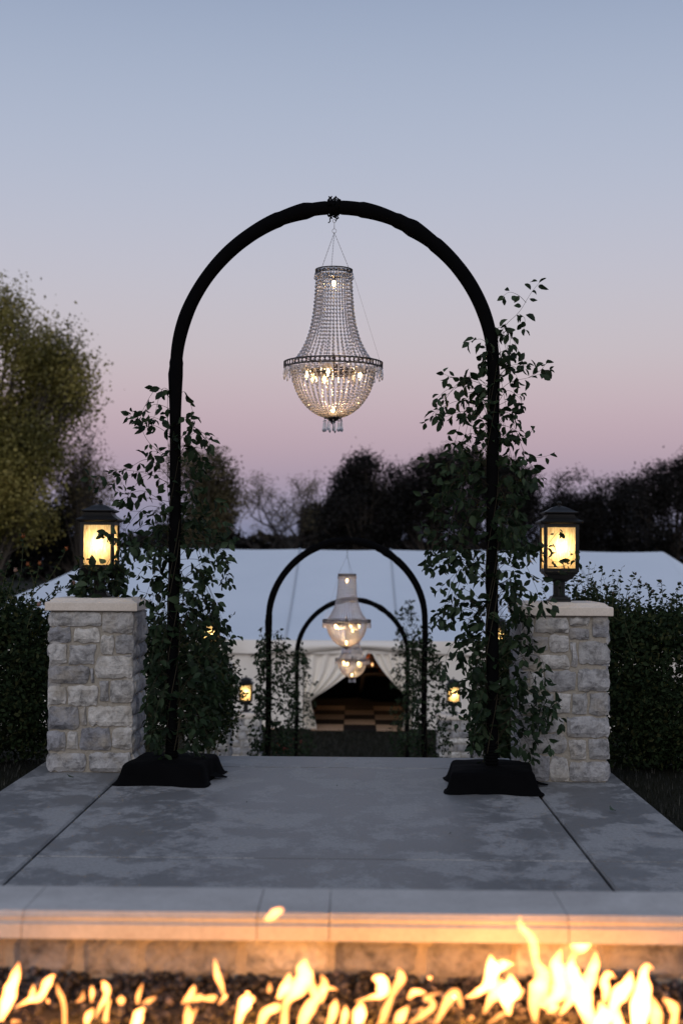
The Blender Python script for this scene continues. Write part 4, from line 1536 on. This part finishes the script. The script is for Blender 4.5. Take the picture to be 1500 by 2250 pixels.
# ------------------------------------------------------------------ marquee
def marquee():
    YF, YRg, YB = 37.5, 47.0, 56.5
    ridL = at(262, 1204, YRg); ridR = at(1455, 1212, YRg)
    ZR = (ridL.z + ridR.z) / 2
    ZE = at(750, 1408, YF).z
    xl, xr = -12.6, 13.4
    root = empty('marquee', (0.5, 38, ZL), 'long white marquee with a hipped roof behind the arches', 'tent')
    o = root.location.copy()
    # front and back slopes in bays
    nb = 6
    edges_r = [ridL.x + (ridR.x - ridL.x) * k / nb for k in range(nb + 1)]
    edges_e = edges_r[:]

    def slope(xa0, xa1, xb0, xb1, y0, y1, nm, sag=.14, nx=8, ny=10, ext=None):
        mb = MB(); mb.smooth = True; v = []; f = []
        for j in range(ny + 1):
            t = j / ny
            for i in range(nx + 1):
                u = i / nx
                x = (xa0 + (xa1 - xa0) * u) * (1 - t) + (xb0 + (xb1 - xb0) * u) * t
                y_ = y0 + (y1 - y0) * t
                z_ = ZE + (ZR - ZE) * t - sag * math.sin(PI * t) - .03 * math.sin(PI * u) * min(1, t * 3)
                v.append((x - o.x, y_ - o.y, z_ - o.z))
        for j in range(ny):
            for i in range(nx):
                f.append((j * (nx + 1) + i, j * (nx + 1) + i + 1, (j + 1) * (nx + 1) + i + 1, (j + 1) * (nx + 1) + i))
        mb.add(v, f)
        return mb.build('roof_panel', M['tent'], root)
    for k in range(nb):
        slope(edges_e[k], edges_e[k + 1] - .003, edges_r[k], edges_r[k + 1] - .003, YF, YRg, '')
        slope(edges_e[k], edges_e[k + 1] - .003, edges_r[k], edges_r[k + 1] - .003, YB, YRg, '')
    # hipped ends: front triangle, end triangle, back triangle
    for k in range(1, nb):       # welded seams over the rafters
        x = edges_e[k]
        mb = MB(); mb.smooth = True
        mb.tube([(x - o.x, YF + (YRg - YF) * t - o.y, ZE + (ZR - ZE) * t - .14 * math.sin(PI * t) - o.z + .012) for t in [q / 12 for q in range(13)]], .035, 6)
        mb.build('seam', M['seam'], root)
    for (rx, ex, s_) in ((ridL.x, xl, -1), (ridR.x, xr, 1)):
        for (ya, sgn) in ((YF, 1), (YB, -1)):
            slope(*( (ex, rx - .012, rx - .024, rx - .012) if s_ < 0 else (rx + .0, ex, rx, rx + .012)), ya, YRg, '', sag=.30)
        mb = MB(); mb.smooth = True; v = []; f = []
        n = 10
        for j in range(n + 1):
            t = j / n
            for i in range(n + 1):
                u = i / n
                y_ = (YF + (YB - YF) * u) * (1 - t) + YRg * t
                x = ex + (rx + s_ * .02 - ex) * t
                v.append((x - o.x, y_ - o.y, ZE + (ZR - ZE) * t - .30 * math.sin(PI * t) - o.z))
        for j in range(n):
            for i in range(n):
                f.append((j * (n + 1) + i, j * (n + 1) + i + 1, (j + 1) * (n + 1) + i + 1, (j + 1) * (n + 1) + i))
        mb.add(v, f); mb.build('roof_panel', M['tent'], root)
    # valance along the front and wall panels with soft folds
    ent0, ent1 = at(668, 1500, YF).x, at(905, 1500, YF).x
    mb = MB(); mb.smooth = True
    n = 240; rings = [[], [], []]
    for i in range(n + 1):
        x = xl + (xr - xl) * i / n
        wv = .02 * math.sin(x * 3.1) + .015 * math.sin(x * 7.7)
        drop = .30 + .05 * abs(math.sin(x * 1.6))
        rings[0].append((x - o.x, YF - .02 - o.y, ZE + .01 - o.z)); rings[1].append((x - o.x, YF - .05 + wv - o.y, ZE - drop * .5 - o.z)); rings[2].append((x - o.x, YF - .04 + wv * 2 - o.y, ZE - drop - o.z))
    mb.loft(rings, False, False, False)
    mb.build('valance', M['tent_wall'], root)
    mb = MB(); mb.smooth = True      # sagging header swag over the entrance
    for j, (za, zb) in enumerate(((.0, -.22),)):
        rings = []
        for q in range(7):
            t = q / 6; ring = []
            for i in range(41):
                u = i / 40; x = ent0 - .5 + (ent1 - ent0 + 1.0) * u
                ring.append((x - o.x, YF - .10 - .10 * math.sin(PI * t) - o.y, ZE - .02 - t * (.18 + .22 * abs(2 * u - 1) ** 1.5) - o.z))
            rings.append(ring)
        mb.loft(rings, False, False, False)
    mb.build('header_swag', M['tent_wall'], root)

    def wall(x0, x1, y0, y1, zt):
        mb = MB(); mb.smooth = True
        L = math.hypot(x1 - x0, y1 - y0); n = max(10, int(L * 8)); rings = [[], [], []]
        nx_, ny_ = -(y1 - y0) / L, (x1 - x0) / L
        for i in range(n + 1):
            t = i / n; d = .03 * math.sin(t * L * 5) + .02 * math.sin(t * L * 13.7)
            x = x0 + (x1 - x0) * t + nx_ * d; y_ = y0 + (y1 - y0) * t + ny_ * d
            for q, z_ in enumerate((zt, (zt + ZL) / 2, ZL + .02)):
                rings[q].append((x - o.x, y_ - o.y, z_ - o.z))
        mb.loft(rings, False, False, False)
        mb.build('wall_panel', M['tent_wall'], root)
    xs = [xl + .3, -8.4, -5.0, ent0]
    for a, b_ in zip(xs[:-1], xs[1:]): wall(a, b_ - .03, YF + .1, YF + .1, ZE - .05)
    xs = [ent1, 5.0, 9.2, xr - .3]
    for a, b_ in zip(xs[:-1], xs[1:]): wall(a + .03, b_, YF + .1, YF + .1, ZE - .05)
    wall(xl + .3, xl + .3, YF + .2, YB, ZE - .05); wall(xr - .3, xr - .3, YF + .2, YB, ZE - .05); wall(xl + .3, xr - .3, YB - .1, YB - .1, ZE - .05)

    # tied-back entrance curtains
    def curtain(x_out, x_in, z_top, z_tie, gather):
        mb = MB(); mb.smooth = True
        n = 90; rows = 26; rings = []
        for j in range(rows + 1):
            t = j / rows
            ring = []
            for i in range(n + 1):
                u = i / n                 # 0 outer .. 1 inner
                if t < .72:
                    s = t / .72
                    z_ = z_top + (z_tie - z_top) * s
                    wfull = (x_in - x_out)
                    curve = 1 - s ** 1.9
                    x = x_out + wfull * (u * (curve * (1 - gather) + gather))
                    z_ += (1 - s) * s * u * .35
                    amp = .05 + .05 * s
                else:
                    s = (t - .72) / .28
                    z_ = z_tie + (ZL + .03 - z_tie) * s
                    x = x_out + (x_in - x_out) * u * (gather + .10 * s)
                    amp = .09
                y_ = YF + .02 + amp * math.sin(u * 30 + .8 * math.sin(j * .3)) * .7
                ring.append((x - o.x, y_ - o.y, z_ - o.z))
            rings.append(ring)
        mb.loft(rings, False, False, False)
        return mb.build('curtain', M['drape'], root)
    zt = ZE - .10
    xc = at(812, 1450, YF).x
    curtain(ent0, xc, zt, at(680, 1538, YF).z, .10)
    curtain(ent1, xc + .02, zt, at(880, 1530, YF).z, .12)
    for xk in [xl + 2.5 * k for k in range(1, 10)]:
        mb = MB(); mb.lathe([(.04, 0), (.04, ZE - ZL - .1)], 8)
        if ent0 - .2 < xk < ent1 + .2: continue
        mb.build('pole', M['tent_wall'], root, (xk - o.x, YF + .25 - o.y, 0))
    return YF, ZE, ent0, ent1


YF, ZE, EN0, EN1 = marquee()

# checkered dance floor
fl = empty('dance_floor', (at(780, 1560, 40).x, 38, ZL), 'checkered tan and black floor seen through the marquee entrance', 'floor')
tw = .86
tm = [MB(), MB()]
td = 1.22
for q in tm: q.bevbox(0, tw - .012, 0, td - .012, .002, .03, .004)
tme = [tm[0].mesh('floor_tile', M['tile_dark']), tm[1].mesh('floor_tile', M['tile_tan'])]
for i in range(-4, 5):
    for j in range(0, 5):
        link('floor_tile', tme[(i + j) % 2], fl, (i * tw - .3, j * td - .6, 0))

# tables seen inside, dim candlelight
for k, (px_, Yt, lb) in enumerate(((735, 47.5, 'round table in the dark marquee, left of its middle, under black cloth'), (850, 46.5, 'round table in the dark marquee behind the right curtain'), (795, 50.5, 'farthest round table, deep in the marquee'))):
    p = at(px_, 1520, Yt)
    t = empty('round_table', (p.x, Yt, ZL), lb, 'table', 'dining tables in the marquee')
    mb = MB(); mb.smooth = True
    n = 48
    mb.loft([[(math.cos(2 * PI * i / n) * rr * (1 + .04 * math.sin(i * 1.9) * (1 if zz < .5 else 0)), math.sin(2 * PI * i / n) * rr * (1 + .04 * math.sin(i * 1.9) * (1 if zz < .5 else 0)), zz) for i in range(n)] for rr, zz in ((.88, .02), (.86, .35), (.83, .70), (.81, .75))])
    mb.build('tablecloth', M['table_cloth'], t)
    fw = empty('flower_arrangement', (p.x, Yt, ZL + .75), ['orange flowers in a dark vase on the left marquee table', 'tall orange flowers in a dark vase on the right marquee table', 'orange flowers on the farthest marquee table'][k], 'flowers', 'table centrepieces in the marquee')
    mb = MB(); mb.lathe([(.06, 0), (.09, .05), (.05, .2), (.07, .26)], 12); mb.build('vase', M['dark_metal'], fw)
    rr = np.random.default_rng(k)
    P = rr.normal(size=(260, 3)) * np.array((.22, .22, .14)) + np.array((0, 0, .45))
    link('bouquet', scatter('bouquet', LT[3][0], LT[3][1], P, rand_rots(260, rr), np.full(260, .1), M['bloom_orange']), fw, kind='stuff')
    cd = MB(); cd.smooth = True; cd.lathe([(.02, 0), (.03, .03), (.03, .09), (.01, .11)], 8)
    c_ = empty('candle', (p.x + .35, Yt - .3, ZL + .75), ['small lit candle on the left marquee table', 'small lit candle on the right marquee table', 'small lit candle on the farthest table'][k], 'candle', 'candles on the marquee tables')
    cd.build('glow_glass', M['candle'], c_)
    ld = bpy.data.lights.new('candle_light', 'POINT'); ld.energy = 10; ld.color = (1, .5, .22); ld.shadow_soft_size = .05
    l = bpy.data.objects.new('candle_light', ld); col.objects.link(l); l.location = (p.x + .35, Yt - .45, ZL + 1.1)

# red flowers standing at the foot of the far left arch
rf = empty('potted_flowers', (*at(628, 1560, 27).xy, -2.95), 'small red and white flowers just seen between the left vines of the two farther arches', 'flowers')
mb = MB(); mb.smooth = True; mb.lathe([(.10, 0), (.15, .22), (.16, .28)], 14); mb.build('pot', M['cap'], rf)
rr = np.random.default_rng(8)
P = rr.normal(size=(40, 3)) * np.array((.13, .13, .13)) + np.array((0, 0, .9 - .45 + .3))
link('blossoms', scatter('blossoms', LT[3][0], LT[3][1], P, rand_rots(40, rr), np.full(40, .08), M['bloom_red']), rf, kind='stuff')
P = rr.normal(size=(250, 3)) * np.array((.15, .15, .2)) + np.array((0, 0, .5))
link('foliage', scatter('foliage', LT[1][0], LT[1][1], P, rand_rots(250, rr), np.full(250, .08), M['vine_leaf_mass']), rf, kind='stuff')

# ------------------------------------------------------------------ fire pit
ZC = .45
yf = 3.64; yb = 3.95
pit = empty('fire_pit', (0, 3.8, 0), 'long stone fire pit wall with pale moulded coping in the foreground', 'fire pit')
RZ = R(-.45)


def pitpt(x, y_, z_): return Vector((x, y_ - 3.8, z_))


mb = MB(); mb.box(-1.6, 1.6, -.085, .12, .10, ZC - .072)
mb.build('mortar_core', M['mortar'], pit)
prof = [(-.155, ZC - .066), (-.155, ZC - .030), (-.150, ZC - .027), (-.143, ZC - .0265), (-.141, ZC - .023), (-.146, ZC - .016), (-.146, ZC - .012), (-.139, ZC - .0115), (-.137, ZC - .007), (-.130, ZC - .001), (-.122, ZC), (.135, ZC), (.142, ZC - .004), (.145, ZC - .066)]
cx = [gp(x, 2000, ZC).x for x in (-460, 52, 567, 724, 1240, 1755)]
for a, b_ in zip(cx[:-1], cx[1:]):
    mb = MB()
    n = len(prof)
    g = .0012
    mb.loft([[(a + g, y_, z_) for y_, z_ in prof], [(b_ - g, y_, z_) for y_, z_ in prof]])
    mb.build('coping_slab', M['coping'], pit)
mb = MB()
mb.box(cx[0], cx[-1], -.13, .13, ZC - .0715, ZC - .0665)
mb.build('mortar_bed', M['mortar'], pit)
M['pit_stone'] = M['stone']
sx_ = [-330, -150, 20, 172, 308, 530, 726, 928, 1128, 1330, 1520, 1700]
rs = random.Random(3)
for k, (a, b_) in enumerate(zip(sx_[:-1], sx_[1:])):
    x0 = gp(a, 2070, .37).x * 3.70 / gp(a, 2070, .37).y; x1 = gp(b_, 2070, .37).x * 3.70 / gp(b_, 2070, .37).y
    ht = .105 + rs.uniform(-.012, .004)
    me = stone_mesh(x1 - x0 - .016, ht, .06, .013, 400 + k, 8, 5)
    link('stone', me, pit, ((x0 + x1) / 2, -.083, ZC - .078 - ht / 2))
    me = stone_mesh(x1 - x0 - .016, .1, .06, .013, 450 + k, 6, 4)
    link('stone', me, pit, ((x0 + x1) / 2 + .07, -.083, ZC - .19 - .05))
    for q in range(2):     # outer face of the wall towards the patio
        me = stone_mesh(x1 - x0 - .016, .17, .06, .015, 500 + k * 2 + q, 6, 4)
        link('stone', me, pit, ((x0 + x1) / 2 + .05 * q, .118, .1 + q * .185), (0, 0, PI))


def rocks():
    rr = np.random.default_rng(12)
    # irregular stone template
    import itertools
    g = (1 + 5 ** .5) / 2
    tv = np.array([(-1, g, 0), (1, g, 0), (-1, -g, 0), (1, -g, 0), (0, -1, g), (0, 1, g), (0, -1, -g), (0, 1, -g), (g, 0, -1), (g, 0, 1), (-g, 0, -1), (-g, 0, 1)]) / 1.9
    tf = np.array([(0, 11, 5), (0, 5, 1), (0, 1, 7), (0, 7, 10), (0, 10, 11), (1, 5, 9), (5, 11, 4), (11, 10, 2), (10, 7, 6), (7, 1, 8), (3, 9, 4), (3, 4, 2), (3, 2, 6), (3, 6, 8), (3, 8, 9), (4, 9, 5), (2, 4, 11), (6, 2, 10), (8, 6, 7), (9, 8, 1)])
    n = 8500
    x = rr.uniform(-1.25, 1.25, n); y_ = rr.uniform(2.5, 3.72, n)
    h = np.array([.268 + .018 * mnoise.noise(Vector((a * 4, b * 4, 0))) + .035 * math.exp(-((a - .64) ** 2 + (b - 3.6) ** 2) / .012) + .02 * math.exp(-((a + .03) ** 2 + (b - 3.62) ** 2) / .02) for a, b in zip(x, y_)])
    P = np.stack([x, y_, h + rr.uniform(-.012, .012, n)], -1)
    Rm = rand_rots(n, rr)
    S_ = rr.uniform(.5, 1.3, (n, 3)) * np.where(rr.random(n) < .88, .0105, .016)[:, None]
    V = tv[None] * (1 + rr.normal(size=(n, 12, 1)) * .14) * S_[:, None, :]
    V = np.einsum('nij,nvj->nvi', Rm, V) + P[:, None, :]
    F = tf[None] + (np.arange(n) * 12)[:, None, None]
    tag(link('lava_gravel', fastmesh('lava_gravel', V.reshape(-1, 3), F.reshape(-1, 3), M['lava'])), 'dark lava gravel filling the fire pit', None, None, 'stuff')
    mb = MB(); mb.box(-1.3, 1.3, 2.4, 3.72, .15, .262)
    tag(mb.build('pit_floor', M['joint']), 'bed under the fire pit gravel', None, None, 'structure')


rocks()

# flames: centre line in photo pixels with half widths; each stands on the gravel where its foot is
FL = []
c5 = lambda L_: [(x / 2, 1900 + y_ / 2, w_ / 2) for x, y_, w_ in L_]
c6 = lambda L_: [(750 + x / 2, 1900 + y_ / 2, w_ / 2) for x, y_, w_ in L_]
for L_ in [
    [(0, 690, 16), (25, 620, 30), (45, 560, 36), (65, 500, 28), (85, 428, 4)], [(68, 628, 4), (130, 595, 16), (180, 578, 22), (205, 525, 24), (230, 492, 14), (245, 488, 3)], [(130, 600, 10), (145, 560, 16), (148, 526, 5)],
    [(286, 720, 12), (282, 620, 13), (262, 560, 14), (248, 520, 4)], [(335, 605, 5), (362, 585, 13), (368, 552, 4)], [(402, 605, 6), (406, 560, 14), (404, 532, 5)], [(380, 705, 10), (390, 665, 20), (412, 630, 5)],
    [(418, 675, 5), (445, 620, 13), (468, 575, 16), (465, 535, 22), (448, 512, 6)], [(462, 720, 12), (470, 640, 13), (482, 590, 8)], [(530, 618, 8), (533, 595, 24), (533, 575, 6)], [(604, 612, 8), (610, 570, 14), (628, 520, 4)],
    [(622, 612, 6), (655, 598, 16), (688, 580, 5)], [(590, 720, 20), (610, 660, 28), (635, 628, 8)], [(800, 612, 6), (840, 565, 20), (855, 528, 5)], [(820, 600, 10), (870, 585, 20), (900, 588, 14), (935, 585, 20), (955, 580, 8)],
    [(992, 590, 6), (978, 550, 12), (955, 480, 20), (942, 412, 4)], [(960, 615, 5), (985, 585, 12), (998, 572, 4)], [(820, 720, 18), (828, 660, 24), (822, 610, 5)], [(830, 700, 12), (850, 655, 14), (868, 628, 4)],
    [(1040, 720, 12), (1060, 650, 24), (1085, 600, 36), (1120, 590, 8)], [(1085, 580, 6), (1088, 568, 16), (1086, 556, 4)], [(1140, 720, 16), (1165, 655, 26), (1215, 625, 22), (1235, 612, 4)], [(1178, 565, 8), (1185, 540, 14), (1184, 514, 4)],
    [(1215, 595, 10), (1245, 550, 26), (1268, 500, 18), (1270, 475, 4)], [(1245, 720, 22), (1255, 620, 20), (1290, 560, 40), (1335, 500, 46), (1335, 450, 34), (1345, 410, 6)], [(1320, 720, 20), (1350, 640, 34), (1385, 590, 28), (1370, 530, 20), (1380, 500, 5)],
    [(1410, 605, 14), (1415, 560, 26), (1425, 520, 22), (1410, 482, 6)], [(1420, 560, 12), (1455, 545, 16), (1485, 552, 4)], [(1440, 720, 14), (1465, 640, 26), (1475, 590, 6)], [(1158, 246, 4), (1185, 230, 22), (1220, 205, 26), (1248, 195, 6)],
    [(90, 690, 8), (60, 690, 12), (70, 680, 4)], [(215, 610, 4), (212, 600, 10), (208, 590, 3)]]:
    FL.append(c5(L_))
for L_ in [
    [(0, 720, 14), (15, 660, 20), (18, 620, 5)], [(70, 720, 26), (80, 650, 34), (85, 600, 8)], [(60, 600, 4), (120, 585, 12), (170, 570, 26), (180, 520, 34), (150, 500, 22), (135, 510, 4)],
    [(160, 720, 16), (200, 630, 22), (225, 560, 18), (260, 500, 28), (250, 455, 5)], [(240, 710, 20), (265, 660, 28), (295, 620, 6)], [(290, 590, 8), (320, 560, 22), (360, 560, 10), (368, 562, 3)], [(300, 700, 10), (350, 665, 18), (400, 625, 18), (390, 595, 16), (370, 585, 16), (440, 558, 4)],
    [(415, 700, 12), (445, 635, 22), (480, 580, 28), (505, 565, 22), (525, 620, 14), (520, 635, 3)], [(540, 585, 4), (600, 560, 22), (645, 520, 30), (660, 460, 38), (655, 395, 6)], [(650, 470, 24), (700, 440, 30), (760, 438, 4)], [(625, 655, 8), (650, 600, 22), (690, 540, 40), (700, 500, 10)],
    [(735, 660, 12), (725, 590, 40), (745, 540, 46), (740, 480, 8)], [(700, 600, 12), (770, 570, 26), (800, 545, 6)], [(850, 690, 14), (845, 600, 34), (870, 540, 60), (880, 480, 36), (850, 420, 22), (845, 350, 26), (815, 300, 22), (785, 265, 18), (785, 225, 4)],
    [(870, 620, 20), (920, 600, 34), (960, 540, 46), (950, 460, 40), (945, 420, 30), (965, 370, 6)], [(960, 660, 10), (1000, 600, 24), (1030, 540, 34), (1010, 460, 34), (1020, 420, 10)], [(985, 460, 14), (1020, 380, 34), (1060, 340, 46), (1100, 310, 24), (1128, 282, 4)],
    [(1120, 720, 30), (1070, 640, 44), (1060, 560, 50), (1095, 490, 36), (1112, 430, 24), (1112, 375, 5)], [(1150, 605, 10), (1160, 560, 22), (1155, 510, 24), (1175, 480, 18), (1205, 500, 4)], [(1130, 720, 40), (1150, 660, 40), (1130, 600, 6)],
    [(1215, 720, 34), (1195, 640, 30), (1210, 580, 40), (1250, 530, 38), (1275, 465, 5)], [(1300, 720, 40), (1310, 620, 50), (1325, 540, 40), (1325, 480, 24), (1340, 445, 16), (1368, 460, 4)], [(1380, 720, 30), (1375, 640, 34), (1350, 570, 8)], [(1450, 720, 22), (1462, 670, 22), (1450, 620, 26), (1410, 590, 8)],
    [(640, 700, 6), (700, 660, 14), (740, 640, 4)], [(900, 650, 6), (930, 630, 20), (960, 620, 6)], [(380, 500, 4), (388, 498, 14), (396, 496, 4)], [(555, 680, 5), (570, 672, 13), (580, 668, 3)], [(340, 640, 5), (352, 634, 12), (362, 632, 3)]]:
    FL.append(c6(L_))
fire = empty('fire', (0, 3.35, .27), 'row of bright orange flames licking out of the gravel in the fire pit', 'fire')
rf_ = random.Random(6)
for L_ in FL:
    fy = max(q[1] for q in L_)
    Yd = gp(750, min(max(fy, 2140), 2250), .285).y
    if fy < 2060: Yd = 3.35
    sc_ = Yd / FPX
    P_ = []; W_ = []
    ctrl = [at(x, y_, Yd + rf_.uniform(-.006, .006)) for x, y_, w_ in L_]
    n = len(L_) * 5
    path = smooth_path(ctrl, n)
    wp = smooth_path([(w_, 0, 0) for x, y_, w_ in L_], n)
    mb = MB(); mb.smooth = True
    ph = rf_.uniform(0, 6)
    base = Vector((0, 3.35, .27))
    mb.tube([p - base for p in path], [max(.0008, q[0] * sc_ * .85) for q in wp], 14, True, .55, lambda k, th: 1 + .38 * mnoise.noise(Vector((math.cos(th) * .9, math.sin(th) * .9, k * .22 + ph))))
    mb.build('flame', M['flame'], fire)
for (x, z_, e) in ((-.62, .36, .75), (-.22, .36, .80), (.02, .36, .85), (.3, .37, .72), (.45, .38, .75), (.68, .36, .85)):
    ld = bpy.data.lights.new('fire_light', 'POINT'); ld.energy = e * 5.4; ld.color = (1, .37, .035); ld.shadow_soft_size = .02
    l = bpy.data.objects.new('fire_light', ld); col.objects.link(l); l.parent = fire; l.location = (x, 3.30 - 3.35, z_ - .27)

# ------------------------------------------------------------------ small things
for (px_, py_, s_, lb, a) in ((1351, 1788, .055, 'curled green leaf lying on the right side of the patio', .4), (163, 1713, .05, 'dead leaf lying at the foot of the left pillar', 1.2),
                              (992, 1834, .018, 'tiny dark leaf fragment on the right middle of the patio', 2.0), (741, 1729, .02, 'tiny leaf fragment in the middle of the patio', .2), (543, 1764, .014, 'speck of leaf litter left of the patio middle', 3.)):
    p = gp(px_, py_, .0)
    o = bpy.data.objects.new('fallen_leaf', fastmesh('fallen_leaf', LT[1][0], LT[1][1], M['fallen'], True)); col.objects.link(o)
    o.location = (p.x, p.y, .004 + s_ * .28); o.scale = (s_, s_, s_); o.rotation_euler = (0, PI + .1 if s_ > .04 else 0, a)
    tag(o, lb, 'leaf', 'leaves fallen on the patio')

# grass beside the patio and on the lawn in front of the marquee
tv = np.array([(-.06, 0, 0), (.06, 0, 0), (.0, .35, 1.0)], dtype=float); tf = np.array([(0, 1, 2)])
rr = np.random.default_rng(33)


def yaw_rots(n):
    a = rr.uniform(0, 2 * PI, n); c, s = np.cos(a), np.sin(a); z0 = np.zeros(n); o1 = np.ones(n)
    return np.stack([np.stack([c, -s, z0], -1), np.stack([s, c, z0], -1), np.stack([z0, z0, o1], -1)], 1)


n1 = 5000
x = np.concatenate([rr.uniform(1.69, 3.2, n1), rr.uniform(-3.4, -2.08, n1)]); y_ = rr.uniform(6.6, 10.2, 2 * n1)
P1 = np.stack([x, y_, np.full(2 * n1, -.05)], -1)
n2 = 26000
x = rr.uniform(-3.5, 3.5, n2); y2 = rr.uniform(28, 37.3, n2)
P2 = np.stack([x, y2, np.full(n2, ZL)], -1)
P = np.vstack([P1, P2]); sc_ = np.concatenate([rr.uniform(.02, .045, 2 * n1), rr.uniform(.05, .11, n2)])
tag(link('grass', scatter('grass', tv, tf, P, yaw_rots(len(P)), sc_, M['grass'])), 'short dark grass beside the patio and before the marquee', None, None, 'stuff')
